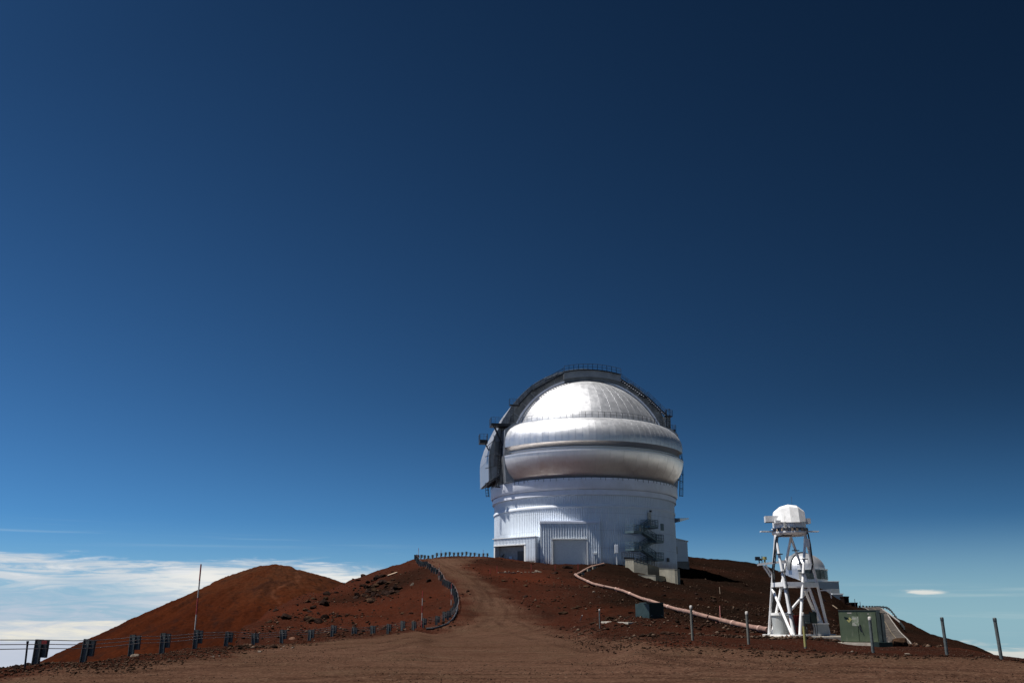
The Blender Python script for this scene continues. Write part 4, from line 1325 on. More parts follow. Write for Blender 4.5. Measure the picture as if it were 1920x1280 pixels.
# fire escape on the right of the drum
AF = R_(-46)
fu = Vector((math.cos(AF + math.pi / 2), math.sin(AF + math.pi / 2), 0))     # along the wall to the right
fo = Vector((math.cos(AF), math.sin(AF), 0))                                # outwards
def fe(px, py, off):
    """point on the stair plane a distance off from the wall: returns coordinates (u, off, z)"""
    te = tan_e(py); d = Vector(((px - 960) / F_PX * (CT + te * ST), 1.0, te))
    t = (RD + off + fo.dot(Vector((OX, OY, 0)))) / fo.dot(d)
    p = d * t
    return (fu.dot(Vector((p.x - OX, p.y - OY, 0))), off, p.z + CAM_Z)
def few(v):
    q = fu * v[0] + fo * (RD + v[1])
    return (q.x, q.y, v[2])
fire = MB().box((0, .2, 0), (.01, .01, .01))
def flight(p, q, o0, w=.85):
    (u0, _, z0), (u1, _, z1) = fe(*p, o0 + w), fe(*q, o0 + w)
    b_ = MB(); 
    for o_ in (o0, o0 + w): b_.bar((u0, o_, z0), (u1, o_, z1), .08, .34)
    n_ = max(3, int(abs(z1 - z0) / .2))
    for i in range(n_):
        f_ = (i + .5) / n_; b_.box((u0 + (u1 - u0) * f_, o0 + w / 2, z0 + (z1 - z0) * f_), (.26, w, .05))
    o = b_.xf(few).build('stair_flight', 'stair_steel', obs)
    r_ = MB()
    for o_ in (o0, o0 + w):
        for h_ in (1.05, .78, .52, .26): r_.bar((u0, o_, z0 + h_), (u1, o_, z1 + h_), .09 if h_ > 1 else .065)
        for i in range(4):
            f_ = i / 3; r_.bar((u0 + (u1 - u0) * f_, o_, z0 + (z1 - z0) * f_), (u0 + (u1 - u0) * f_, o_, z0 + (z1 - z0) * f_ + 1.05), .06)
    r_.xf(few).build('handrail', 'stair_steel', o)
def deck(pl_, pr2, o0, o1):
    (u0, _, z0), (u1, _, z1) = fe(*pl_, o1), fe(*pr2, o1)
    z = (z0 + z1) / 2
    o = MB().box(((u0 + u1) / 2, (o0 + o1) / 2, z - .12), (abs(u1 - u0), o1 - o0, .42)).xf(few).build('stair_landing', 'stair_steel', obs)
    r_ = MB()
    for h_ in (1.1, .82, .55, .28):
        for a, b2 in (((u0, o1), (u1, o1)), ((u0, o0), (u0, o1)), ((u1, o0), (u1, o1))):
            r_.bar((*a, z + h_), (*b2, z + h_), .09 if h_ > 1 else .065)
    for u in np.linspace(u0, u1, 4): r_.bar((u, o1, z), (u, o1, z + 1.1), .06)
    r_.xf(few).build('handrail', 'stair_steel', o)
deck((1218, 985), (1234, 987), .1, 2.1)
flight((1207, 995), (1220, 985), .1)
deck((1188.5, 995), (1203, 996), .1, 2.1)
flight((1205, 996), (1232, 1013), 1.15)
deck((1231, 1012.5), (1244.5, 1014), .1, 2.1)
flight((1205, 1028), (1231, 1013), .1)
deck((1189, 1028), (1203, 1029), .1, 2.1)
flight((1205, 1029), (1231, 1046), 1.15)
deck((1230, 1046), (1245, 1048), .1, 2.1)
flight((1202, 1060), (1230, 1047), .1)
u0, _, z0 = fe(1219, 985, .1)
MB().box((u0 - .1, .06, z0 + 1.2), (.9, .12, 2.3)).xf(few).build('exit_door', 'recess', obs)
u1, _, z1 = fe(1236, 989, .1)
MB().box((u1 + .9, .10, z1 + .2), (.8, .15, 1.2)).xf(few).build('louvre', 'stair_steel', obs)
for px_, py_ in ((1200, 992), (1200, 1026)):
    u, _, z = fe(px_, py_, 2.13)
    MB().box((u, 2.16, z + .0), (.42, .03, .55)).xf(few).build('notice_plate', 'line_white', obs)
u, _, z = fe(1219, 958, .1)
MB().box((u, .2, z), (.3, .3, .3)).xf(few).build('flood_lamp', 'black_steel', obs)
u, _, z = fe(1253, 1049, .1)
MB().box((u, .1, z), (.55, .15, .7)).xf(few).build('wall_vent', 'black_steel', obs)

# awning and annex behind on the right
aw = [P(1262, 978, 184.5), P(1268, 975, 186), P(1291, 970.5, 189), P(1291, 973, 189), P(1279, 980, 184), P(1263, 981.5, 183)]
a0 = P(1262, 971.5, 185.5); 
def rel(p): return (p.x - OX, p.y - OY, p.z)
top4 = [rel(P(1258, 971, 182)), rel(P(1275, 971, 179.0)), rel(P(1291.5, 970.5, 187)), rel(P(1262, 971, 192))]
bot4 = [rel(P(1258, 981, 182)), rel(P(1275, 977.5, 179.0)), rel(P(1291.5, 972.5, 187)), rel(P(1262, 976, 192))]
MB().add(top4 + bot4, [(0, 1, 2, 3), (7, 6, 5, 4), (0, 4, 5, 1), (1, 5, 6, 2), (2, 6, 7, 3), (3, 7, 4, 0)]).build('awning', 'dull_metal', obs)
ax0, ax1 = P(1258, 1030, 191).x - OX, P(1289.5, 1030, 191).x - OX
zA0, zA1 = zf(1007.5, 191), zf(1015.5, 191); zAb = zf(1052, 191)
pa = [(ax0, zAb), (ax1, zAb), (ax1, zA1), (ax0, zA0)]
MB().prism(pa, 191 - OY, 200 - OY).build('annex_wall', 'white_siding', obs)
MB().prism([(ax0 - .1, zA0 + .02), (ax1 + .2, zA1 + .02), (ax1 + .2, zA1 + .2), (ax0 - .1, zA0 + .2)], 190.8 - OY, 200.2 - OY).build('annex_roof', 'white_paint', obs)
MB().box(((ax0 + ax1) / 2, 195.5 - OY, zAb - 3), (ax1 - ax0 + .2, 9.4, 6)).build('annex_plinth', 'concrete_base', obs)
MB().box((ax0 + 1.1, 190.93 - OY, zAb + 2.2), (.35, .1, 1.5)).build('annex_vent', 'recess', obs)

# ------------------------------------------------------------------ retaining walls under the fire escape
def slab(name, pA, YA, pB, YB_, bot, mat, label, t_=.35, cat='wall', group='concrete retaining walls below the observatory'):
    a, b2 = P(pA[0], pA[1], YA), P(pB[0], pB[1], YB_)
    d = Vector((b2.x - a.x, b2.y - a.y, 0)); L = d.length; d.normalize(); n = Vector((-d.y, d.x, 0))
    root = thing(name, label, cat, (a.x, a.y, 0), group=group)
    def w(v):
        q = d * v[0] + n * v[1]
        return (q.x, q.y, v[2])
    MB().prism([(0, bot), (L, bot), (L, b2.z), (0, a.z)], 0, t_).xf(w).build('wall_slab', mat, root)
    MB().prism([(-.03, a.z + .003), (L + .03, b2.z + .003), (L + .03, b2.z + .07), (-.03, a.z + .07)], -.04, t_ + .04).xf(w).build('coping', mat, root)
    # board marks and tie holes
    b_ = MB()
    for i in range(1, max(2, int(L / 1.2))):
        x = i * L / max(2, int(L / 1.2)); b_.box((x, -.006, (a.z + b2.z) / 2 - 2.5), (.03, .012, 4.6))
    b_.xf(w).build('form_joints', 'concrete_base', root)
    return root
slab('retaining_wall', (1172, 1049), 156.5, (1188, 1049.5), 152, 4, 'concrete', 'short pale concrete wing wall left of the fire escape foot')
slab('retaining_wall', (1188.3, 1049.5), 151.9, (1214, 1057), 151.5, 4, 'concrete', 'concrete wall with a sloping top railing under the fire escape')
slab('retaining_wall', (1190, 1077), 149.5, (1229, 1078.3), 147.2, 4, 'concrete', 'low sunlit concrete wall stepping down the slope, before the taller walls')
slab('retaining_wall', (1229.3, 1078.3), 147.2, (1258, 1082.5), 153, 4, 'concrete', 'low concrete wall in shade running back towards the foundation')
slab('retaining_wall', (1236, 1066), 152, (1269.5, 1067), 148, 2, 'concrete', 'square sunlit concrete wall at the right corner of the foundation', .5)
slab('retaining_wall', (1214.2, 1057), 151.6, (1236, 1064), 157, 4, 'concrete', 'shaded concrete wall recessed between the two sunlit ones')
slab('retaining_wall', (1269.7, 1067), 148.05, (1272, 1067), 162, 2, 'concrete', 'side face of the right corner wall turned into shade', .4)
hr = thing('wall_railing', 'dark steel railing along the top of the concrete walls', 'railing', (P(1170, 1049, 156).x, 156, 0))
o_ = Vector(hr.location)
rp = [P(1166, 1047, 158), P(1172, 1048.5, 156.4), P(1188, 1049, 151.9), P(1214, 1056, 151.5), P(1227, 1060, 154.5)]
railing([p - o_ for p in rp], 1.05, 1.2, .03, 'black_steel', 'rail', (.35, .7), parent=hr)
for i in range(9):
    a = rp[1].lerp(rp[2], i / 4) if i < 4 else rp[2].lerp(rp[3], (i - 4) / 4)
    a = a - o_
    MB().box((a.x, a.y, a.z + .22), (.34, .1, .36)).build('rail_block', 'black_steel', hr)
wc = thing('wall_cabinet', 'slim white cabinet on a post against the drum wall', 'cabinet', P(1156.5, 1053, 165.5))
MB().box((0, 0, 2.2), (.6, .4, 1.5)).build('cabinet_box', 'white_paint', wc)
MB().bar((0, 0, -.5), (0, 0, 1.45), .18).build('cabinet_post', 'white_paint', wc)
MB().box((0, -.21, 2.2), (.5, .02, 1.35)).build('cabinet_door', 'belt', wc)
pg = thing('pipe_gate', 'thin pipe frame by the drum wall right of the white cabinet', 'gate', P(1168, 1049, 163))
b_ = MB(); b_.bar((0, 0, -1), (0, 0, 1.3), .06); b_.bar((1.1, 0, -1), (1.1, 0, 1.3), .06); b_.bar((0, 0, 1.3), (1.1, 0, 1.3), .06); b_.build('pipe_frame', 'rail_steel', pg)
# ------------------------------------------------------------------ second observatory behind the right hill
YD = 420.0
def w2(px, py, Y=YD): return P(px, py, Y)
dc = P(1507, 1088, YD)
o2 = thing('small_observatory', 'distant silver observatory dome with a dark arch, half hidden by the hill', 'observatory', (dc.x, YD, 0))
R2 = (1548.5 - 1465) / 2 / F_PX * (YD * CT + 6)
zb2_ = zf(1088, YD - R2); ze = zf(1066, YD - R2); ztop = zf(1035.5, YD)
def dprof(r, n=9):
    return [(r * math.cos(t), ze + (ztop - ze) * (r / R2) * math.sin(t)) for t in np.linspace(0, math.pi / 2 - .02, n)]
da = math.pi / 12
pr2 = dprof(R2 * .97)
b_ = MB().lathe([(r, z) for r, z in pr2] + [(r * .98, z - .1) for r, z in pr2[::-1]], .002, da - .002, 3, close=True)
me2 = None
for i in range(24):
    if me2 is None: o = b_.build('dome_sheet', 'silver', o2, 50); me2 = o.data
    else: o = link('dome_sheet', me2, None, o2)
    o.rotation_euler = (0, 0, i * da)
MB().lathe([(R2 * .97, zb2_), (R2 * .97, ze)], 0, 2 * math.pi, 72).build('dome_drum', 'silver', o2, 40)
MB().lathe([(R2 * .9, zb2_ - .5), (R2 * 1.03, zb2_ - .5), (R2 * 1.03, zb2_ + .5), (R2 * .9, zb2_ + .5)], 0, 2 * math.pi, 72).build('base_ring', 'white_paint', o2, 40)
# dark arch, a vertical hoop turned a little left of the view
ta = R_(38)
def hoop(v):
    x, y, z = v
    return (x * math.cos(ta) - y * math.sin(ta), x * math.sin(ta) + y * math.cos(ta), z)
def hoop_poly(r, y0, sgn=1):
    return [(r * math.cos(t), ze + (ztop - ze) * (r / R2) * math.sin(t)) for t in np.linspace(-.02, math.pi + .02, 30)]
ho, hi_ = hoop_poly(R2 * 1.045, 0), hoop_poly(R2 * .93, 0)
MB().prism(ho + hi_[::-1], -.75, .75, lambda v: hoop(v)).build('arch_band', 'arch_grey', o2, 40)
# window band: panels round the right of the drum
for i in range(9):
    a0_ = R_(-118 + i * 13.5)
    MB().lathe([(R2 * 1.0, zb2_ + .7), (R2 * 1.05, zb2_ + .7), (R2 * 1.05, ze - .35), (R2 * 1.0, ze - .35)], a0_ + .012, a0_ + R_(13.5) - .012, 3, close=True).build('vent_panel', 'glass_dark' if i not in (0,) else 'recess', o2, 40)
MB().lathe([(R2 * .98, ze - .3), (R2 * 1.07, ze - .3), (R2 * 1.07, ze + .15), (R2 * .98, ze + .15)], R_(-120), R_(12), 40, close=True).build('band_trim', 'white_paint', o2, 40)
zw1 = zf(1090, YD - 8)
wx0, wx1 = P(1478, 1100, YD).x - dc.x, P(1560, 1100, YD).x - dc.x
MB().box(((wx0 + wx1) / 2, 0, (zw1 + 5) / 2), (wx1 - wx0, 2 * R2 * .95, zw1 - 5)).build('base_wall', 'bin_grey', o2)
MB().box(((wx0 + wx1) / 2, 0, zw1 + .1), (wx1 - wx0 + .5, 2 * R2 * .95 + .5, .25)).build('base_cornice', 'white_paint', o2)

# small roofs on the ridge beyond
def hut(x0, x1, py0, py1, Y, mat, roofmat, label, name='hut'):
    c_ = P((x0 + x1) / 2, py1, Y); w = (x1 - x0) / F_PX * Y * CT; h = zf(py0, Y) - zf(py1, Y)
    o = thing(name, label, 'building', (c_.x, Y, c_.z))
    MB().box((0, 0, h * .4 - 1.5), (w * .9, 4, h * .8 + 3)).build('wall', mat, o)
    MB().prism([(-w * .5, h * .78), (w * .5, h * .78), (w * .5, h), (-w * .5, h * 1.02)], -2.2, 2.2).build('roof', roofmat, o)
    return o
hut(1558, 1579, 1112, 1122, 395, 'recess', 'white_paint', 'long low white roof just right of the distant dome', 'shed')
hut(1579, 1589, 1117.5, 1128, 330, 'rock_dark', 'rock_dark', 'small dark hut on the ridge right of the white roof')
hut(1592, 1605, 1129, 1137, 325, 'rock_dark', 'rock_dark', 'lower of the two dark huts, beside the top of the paved road')
for px_, y0_, y1_, nm in ((1604, 1122, 1138, 'thin mast beside the lower dark hut'), (1613.5, 1127, 1138, 'thin mast standing left of the paved road crest')):
    p = P(px_, y1_, 322)
    o = thing('mast', nm, 'mast', p); MB().tube((0, 0, -1), (0, 0, zf(y0_, 322) - p.z), .09, n=6).build('mast_tube', 'rail_steel', o)

# ------------------------------------------------------------------ paved road on the far right slope
L_E = [(1667, 1216, 187), (1664, 1205, 203), (1653, 1188, 228), (1645, 1172, 255), (1634, 1156, 285), (1618, 1144.5, 308), (1604, 1140, 322)]
R_E = [(1716, 1216, 187), (1709, 1207, 203), (1694, 1185, 228), (1679, 1167, 255), (1665, 1151.5, 285), (1652, 1142.2, 305), (1628, 1138.6, 324)]
def road_pts(E):
    out = []
    for px_, py_, Y in E:
        z = float(lookup(np.array([(px_ - 960) * CT / F_PX * Y]), np.array([Y]))[0])
        out.append((xpos(px_, Y, z), float(Y)))
    return np.array(out)
le, re_ = road_pts(L_E), road_pts(R_E)
k0 = le[0] + (le[0] - le[1]) * 2.5; k1 = re_[0] + (re_[0] - re_[1]) * 2.5
le = np.vstack([k0, le]); re_ = np.vstack([k1, re_])
tt_ = np.linspace(0, len(le) - 1, 90)
def interp(E): return np.stack([np.interp(tt_, np.arange(len(E)), E[:, 0]), np.interp(tt_, np.arange(len(E)), E[:, 1])], 1)
le, re_ = interp(le), interp(re_)
def strip(name, f0, f1, dz, mat, nseg=1, parent=None, dash=None):
    b_ = MB(); vs = []
    for i in range(len(le)):
        for k in range(nseg + 1):
            f = f0 + (f1 - f0) * k / nseg
            p = le[i] * (1 - f) + re_[i] * f
            zz = [Hs(*(le[i] * (1 - g) + re_[i] * g)) for g in (0, .25, .5, .75, 1)] if k == 0 else zz
            vs.append((p[0], p[1], RZ[i] + dz))
    m_ = nseg + 1
    fs = [(i * m_ + k, i * m_ + k + 1, (i + 1) * m_ + k + 1, (i + 1) * m_ + k) for i in range(len(le) - 1) for k in range(nseg)]
    return b_.add(vs, fs).build(name, mat, parent, 60)
RZ = np.array([max(Hs(*(le[i] * (1 - g) + re_[i] * g)) for g in (0, .25, .5, .75, 1)) for i in range(len(le))])
ks = np.ones(9) / 9
RZ = np.convolve(np.pad(RZ, 4, mode='edge'), ks, mode='valid') + .12
road = structure(strip('paved_road', 0, 1, 0, 'asphalt', 6), 'grey paved road climbing the slope on the far right')
strip('edge_line', .045, .075, .02, 'line_white', 1, road)
strip('edge_line', .925, .96, .02, 'line_white', 1, road)
strip('centre_line', .49, .515, .02, 'line_yellow', 1, road)
b_ = MB(); rr_ = random.Random(4)
for i in range(14):
    j = rr_.randrange(6, 80); f0 = rr_.uniform(.08, .5); f1 = f0 + rr_.uniform(.1, .4)
    p, q = le[j] * (1 - f0) + re_[j] * f0, le[j + 1] * (1 - f1) + re_[j + 1] * f1
    b_.bar((p[0], p[1], RZ[j] + .03), (q[0], q[1], RZ[j + 1] + .03), .18, .02)
for i in range(10, 80):
    f = .27 + .04 * math.sin(i * .21); g = .27 + .04 * math.sin((i + 1) * .21)
    p, q = le[i] * (1 - f) + re_[i] * f, le[i + 1] * (1 - g) + re_[i + 1] * g
    b_.bar((p[0], p[1], RZ[i] + .03), (q[0], q[1], RZ[i + 1] + .03), .14, .02)
b_.build('tar_seals', 'tar', road)
# guardrail on its outer side and round the crest
gr = thing('roadside_guardrail', 'low pale guardrail along the outer edge of the paved road', 'guardrail', (re_[-20][0], re_[-20][1], RZ[-20]))
go = Vector(gr.location); pts = []
for i in range(46, 90, 3):
    d = re_[i] - le[i]; d /= np.linalg.norm(d); p = re_[i] + d * 1.6
    pts.append(Vector((p[0], p[1], max(Hs(*p), RZ[i] - .3))) - go)
b_ = MB()
for a, b2 in zip(pts[:-1], pts[1:]):
    b_.bar(a + Vector((0, 0, .35)), b2 + Vector((0, 0, .3)), .1, .5)
b_.build('rail_beam', 'galv_dark', gr)
for i, a in enumerate(pts): MB().box(a + Vector((0, 0, .25)), (.2, .2, .9)).build('post', 'galv', gr)
pts = [P(x, y, Y) - go for x, y, Y in ((1655, 1143.5, 292), (1668, 1152, 276), (1687.5, 1167.5, 258))]
b_ = MB(); [b_.bar(a + Vector((0, 0, .2)), b2 + Vector((0, 0, .2)), .12, .34) for a, b2 in zip(pts[:-1], pts[1:])]; b_.build('rail_end', 'pole_white', gr)
proto = None
for i, px_ in enumerate((1611, 1618, 1624.5, 1630, 1635, 1640, 1644.5, 1649)):
    p = P(px_, 1140, 322 - .5 * i); z = Hs(p.x, p.y); z = min(z, zf(1140, p.y))
    if proto is None:
        proto = thing('crest_post', 'dark post on the crest of the paved road', 'post', (p.x, p.y, z), group='dark posts along the crest of the paved road')
        MB().box((0, 0, .35), (.22, .2, 1.3)).build('post_shaft', 'galv_dark', proto); MB().box((.1, -.1, .7), (.45, .3, .55)).build('block', 'galv_dark', proto)
    else: copy_tree(proto).location = (p.x, p.y, z)
cp0, cp1 = P(1608, 1140, 322), P(1652, 1140, 318)
cr_ = thing('crest_rail', 'dark rail linking the posts on the paved road crest', 'rail', cp0)
MB().bar((0, 0, .75), cp1 - cp0 + Vector((0, 0, .75)), .08, .12).build('rail_beam', 'galv_dark', cr_)

# ------------------------------------------------------------------ cable fence: one thing, every post a part
def G(px, py):
    x, y = hit(px, py, H); return Vector((x, y, Hs(x, y)))
fp = np.array(fence_pts)
seg = np.hypot(*(fp[1:] - fp[:-1]).T); cum = np.concatenate([[0], np.cumsum(seg)])
def fat(s_):
    return np.array([np.interp(s_, cum, fp[:, 0]), np.interp(s_, cum, fp[:, 1])])
fence = thing('cable_fence', 'steel posted cable fence along the left edge of the dirt road', 'fence', (fp[0][0], fp[0][1], 0))
fo_ = Vector((fp[0][0], fp[0][1], 0))
NN = len(FENCE_NEAR)
s_list = [(cum[i], 1.0) for i in range(NN)]
s_ = cum[NN - 1] + 1.5
kC = NN + len(FENCE_CURVE) - 2
while s_ < cum[kC]:
    s_list.append((s_, 1.0)); s_ += 2.35
while s_ < cum[-1] + .2:
    s_list.append((s_, 1.0)); s_ += .95
pm = MB().box((0, 0, .335), (.17, .03, .89)).box((-.085, 0, .335), (.02, .13, .89)).box((.085, 0, .335), (.02, .13, .89))
bm_ = MB().box((.195, 0, .49), (.17, .03, .53)).box((.108, 0, .49), (.02, .13, .53)).box((.285, 0, .49), (.02, .13, .53))
pme, bme = pm.mesh('post'), bm_.mesh('offset_block')
tops = []; first_post = None
for i, (s_, k) in enumerate(s_list):
    a, b2 = fat(max(0, s_ - .5)), fat(min(cum[-1], s_ + .5))
    d = (b2 - a) / np.linalg.norm(b2 - a)
    p = fat(s_); ang = math.atan2(d[1], d[0]) - math.pi / 2   # local x points to the road side
    z = Hs(p[0], p[1])
    tilt = rnd.uniform(-.07, .07)
    o = link('post', pme, 'galv', fence)
    o.location = Vector((p[0], p[1], z)) - fo_
    o.scale = (1, 1, rnd.uniform(.90, 1.06))
    first_post = first_post or o
    o.rotation_euler = (rnd.uniform(-.03, .03), tilt + (.06 if i < 3 else 0), ang + rnd.uniform(-.06, .06))
    if i == 0 or s_ < cum[-1] + 1:
        q = link('offset_block', bme, 'galv_dark' if i < 2 else 'galv', o)
    tops.append((p, z, ang))
MB().box((.20, -.072, .70), (.16, .012, .10)).build('reflector', 'red_paint', first_post)
for hgt, dx_ in ((.70, .31), (.58, .31), (.46, .31)):
    b_ = MB(); pts = []
    for p, z, ang in tops:
        pts.append(Vector((p[0] + math.cos(ang) * dx_, p[1] + math.sin(ang) * dx_, z + hgt)) - fo_)
    d0 = pts[0] - pts[1]
    pts = [pts[0] + d0 * 2.2] + pts
    for a, b2 in zip(pts[:-1], pts[1:]):
        m_ = a.lerp(b2, .5) - Vector((0, 0, .012))
        b_.tube(a, m_, .013, n=6, caps=False); b_.tube(m_, b2, .013, n=6, caps=False)
    b_.build('cable', 'cable', fence, recalc=False)
p = P(47, 1247, 28.2); p.z = Hs(p.x, p.y)
tp = thing('thin_post', 'thin dark post at the far left end of the cable fence', 'post', p, 0)
tp.rotation_euler = (0, .12 * 0 - .03, 0)
MB().tube((0, 0, -.1), (0, 0, .72), .028, n=8).tube((0, 0, .66), (0, 0, .73), .036, n=8).build('post_tube', 'black_steel', tp)
# drain hose / dark edge along the bend
hose = thing('drain_hose', 'black drain hose lying outside the fence bend', 'hose', (fp[16][0], fp[16][1], 0))
ho_ = Vector(hose.location); b_ = MB(); pts = []
for px_, py_ in ((799, 1181), (812, 1179.5), (826, 1176), (838, 1171), (848, 1163), (854, 1153), (857.5, 1143), (857, 1136)):
    g = G(px_, py_); pts.append(g + Vector((0, 0, .07)) - ho_)
b_.path(pts, .09, 8); b_.build('hose_tube', 'black_steel', hose)

# snow poles, red and white bands
def snow_pole(px, py0, py1, Y, label, first_red=True, nb=5, r=.035, group=None):
    z0 = zf(py1, Y); top = zf(py0, Y)
    x = xpos(px, Y, top)
    g = Hs(x, Y)
    z0 = min(g, z0)
    o = thing('snow_pole', label, 'pole', (x, Y, z0))
    Ht = top - z0
    n = nb
    for i in range(n):
        red = ((n - 1 - i) % 2 == 0)
        MB().tube((0, 0, (Ht * i / n) - (.15 if i == 0 else 0)), (0, 0, Ht * (i + 1) / n), r, n=8).build('red_band' if red else 'white_band', 'red_paint' if red else 'pole_white', o, 50)
    return o
snow_pole(377, 1057, 1186, 44.6, 'tallest red and grey snow pole, at the fence on the left', nb=5, r=.034)
snow_pole(792.5, 1107, 1172, 79.5, 'red and white banded snow pole where the fence starts to bend', nb=5, r=.034)
snow_pole(846.7, 1093, 1128, 99, 'red and white snow pole at the outermost point of the fence bend', nb=4)
snow_pole(823.7, 1055.5, 1086, 122, 'thin snow pole against the dirt road above the fence bend', nb=4, r=.03)
snow_pole(785, 1027, 1050, 158, 'taller thin marker pole at the top corner of the fence', nb=4, r=.035)
snow_pole(781.5, 1038, 1050, 157, 'shorter marker pole left at the top corner of the fence', nb=3, r=.03)
snow_pole(827, 1031, 1048, 164, 'thin marker pole in the middle of the ridge fence', nb=3, r=.03)
snow_pole(906, 1030, 1047, 170, 'thin marker pole on the ridge just left of the observatory', nb=3, r=.03)

# ------------------------------------------------------------------ pink pipeline
pl_px = [(1131, 1059.5), (1120, 1062), (1106, 1066), (1096, 1071), (1088, 1076), (1079.5, 1081.5), (1086, 1085), (1098, 1090.5), (1112, 1097), (1128, 1102.5), (1146, 1106), (1160, 1108), (1172, 1112), (1186, 1118), (1202, 1124.5), (1222, 1131.5), (1244, 1138), (1268, 1145.5), (1296, 1153.5), (1322, 1160), (1350, 1167.5), (1378, 1174.5), (1406, 1181), (1441, 1189)]
pts = []
for q in pl_px:
    g = G(*q); pts.append(Vector((g.x, g.y, g.z + .19)))
pts2 = []
for i, p in enumerate(pts):   # settle the line: average heights a little
    a = pts[max(0, i - 1)]; b2 = pts[min(len(pts) - 1, i + 1)]
    pts2.append(Vector((p.x, p.y, max(p.z, (a.z + b2.z + 2 * p.z) / 4))))
pipe = thing('pipeline', 'faded pink pipeline running down the slope from the observatory to the tower', 'pipeline', pts2[12])
po = Vector(pipe.location)
tot = [0]
for a, b2 in zip(pts2[:-1], pts2[1:]): tot.append(tot[-1] + (b2 - a).length)
def pat(s_):
    for i in range(len(tot) - 1):
        if s_ <= tot[i + 1] or i == len(tot) - 2:
            f = (s_ - tot[i]) / (tot[i + 1] - tot[i]); return pts2[i].lerp(pts2[i + 1], min(1, max(0, f))) - po
cuts = sorted(set([0.0, tot[5], tot[-1]] + list(np.arange(6.0, tot[-1] - 1.5, 6.1))))
for a, b2 in zip(cuts[:-1], cuts[1:]):
    if b2 - a < .8: continue
    k = max(1, int((b2 - a) / 2)); b_ = MB()
    q = [pat(a + (b2 - a) * i / k) for i in range(k + 1)]
    for u, v in zip(q[:-1], q[1:]): b_.tube(u, v, .175, n=14, caps=True)
    b_.build('pipe_length', 'pink_pipe', pipe, 50)
    d = (q[1] - q[0]).normalized()
    MB().tube(q[0] - d * .22, q[0] + d * .22, .205, n=14).build('pipe_collar', 'pipe_joint', pipe, 50)
for px_, py_, nm in ((1354, 1168, 0), (1165, 1110, 1)):
    g = min(range(len(pts2)), key=lambda i: abs(pl_px[i][0] - px_)); c_ = pts2[g] - po
    b_ = MB().tube(c_ + Vector((0, -.05, 0)), c_ + Vector((0, -.55, -.05)), .12, n=10).box(c_ + Vector((-.25, -.5, -.12)), (.3, .25, .25)).tube(c_ + Vector((0, -.2, 0)), c_ + Vector((.02, -.2, 1.05 if nm == 0 else .3)), .03, n=8).tube(c_ + Vector((-.3, -.35, -.2)), c_ + Vector((.3, -.35, -.2)), .07, n=8)
    b_.build('valve', 'pink_valve', pipe)
for i, (px_, py_) in enumerate(((1104, 1070), (1114, 1066), (1092, 1077))):
    g = G(px_, py_); o = tag(MB().box((0, 0, .1), (.5, .4, .4), .3).build('concrete_block', 'concrete'), ['small concrete block under the upper end of the pink pipeline', 'concrete block nearest the white bay below the pipeline end', 'concrete block just above the corner of the pipeline'][i], 'block'); o.location = g

# ------------------------------------------------------------------ monitoring tower
tb = P(1497, 1191, 55.0); gz = zf(1192, 54.0)
pad = tag(MB().box((0, 0, -.25), (7.6, 4.6, .5)).box((0, 0, .0), (7.5, 4.5, .02)).build('concrete_pad', 'concrete_pad'), 'flat concrete pad under the white tower', 'pad')
pad.location = (tb.x + .35, 55.0, gz - .02)
tw = thing('monitoring_tower', 'white steel lattice tower carrying a small faceted telescope dome', 'tower', (tb.x, 55.0, gz))
TZ = zf(1004, 55.0) - gz
def ang_pt(r, deg, z): return Vector((r * math.cos(R_(deg)), r * math.sin(R_(deg)), z))
def tp_(px, dy, z): return Vector((xpos(px, 55.0 + dy, gz + z) - tb.x, dy, z))
F1, F2, F3 = tp_(1444, .9, .08), tp_(1495, -1.85, .08), tp_(1552, .9, .08)
T1, T2, T3 = tp_(1454, -.55, TZ), tp_(1483, 1.0, TZ), tp_(1510, -.5, TZ)
def sp(a, d): return a + Vector((d, 0, 0))
legs = [(T1, sp(F1, -.06)), (T1, sp(F2, -.2)), (T2, sp(F1, .12)), (T2, sp(F3, -.12)), (T3, sp(F2, .14)), (T3, sp(F3, .08))]
for a, b2 in legs: MB().tube(b2, a, .082, .074, n=14).build('leg', 'tower_white', tw, 50)
zr_ = zf(1096, 55.0) - gz
mid = []
for a, b2 in legs:
    f = (zr_ - b2.z) / (a.z - b2.z); mid.append(b2.lerp(a, f))
order = [0, 1, 4, 5, 3, 2]
for i in range(6):
    a, b2 = mid[order[i]], mid[order[(i + 1) % 6]]
    MB().bar(a, b2, .16, .24).build('ring_beam', 'tower_white', tw)
for a, b2 in ((mid[0] + Vector((0, 0, -.25)), sp(F2, -.28)), (mid[4] + Vector((.1, .05, -.3)), sp(F3, -.22)), (mid[3] + Vector((0, 0, -.2)), F1 + Vector((.9, .1, .9)))):
    MB().tube(a, b2, .080, n=12).build('brace', 'tower_white', tw, 50)
for a, b2 in ((F1, F2), (F2, F3)):
    MB().bar(a + Vector((-.05, 0, -.04)), b2 + Vector((0, 0, -.04)), .2, .08).build('base_rail', 'tower_white', tw)
for f in (F1, F2, F3): MB().box(f + Vector((0, 0, -.02)), (.75, .5, .05)).build('foot_plate', 'tower_white', tw)
# clamps
b_ = MB()
for (a, b2), fs_ in ((legs[1], (.2, .45, .62, .8)), (legs[3], (.72, .86)), (legs[4], (.35, .6, .75))):
    for f in fs_:
        c_ = b2.lerp(a, f); b_.box(c_, (.34, .26, .05), .5)
b_.build('pipe_clamps', 'rail_steel', tw)
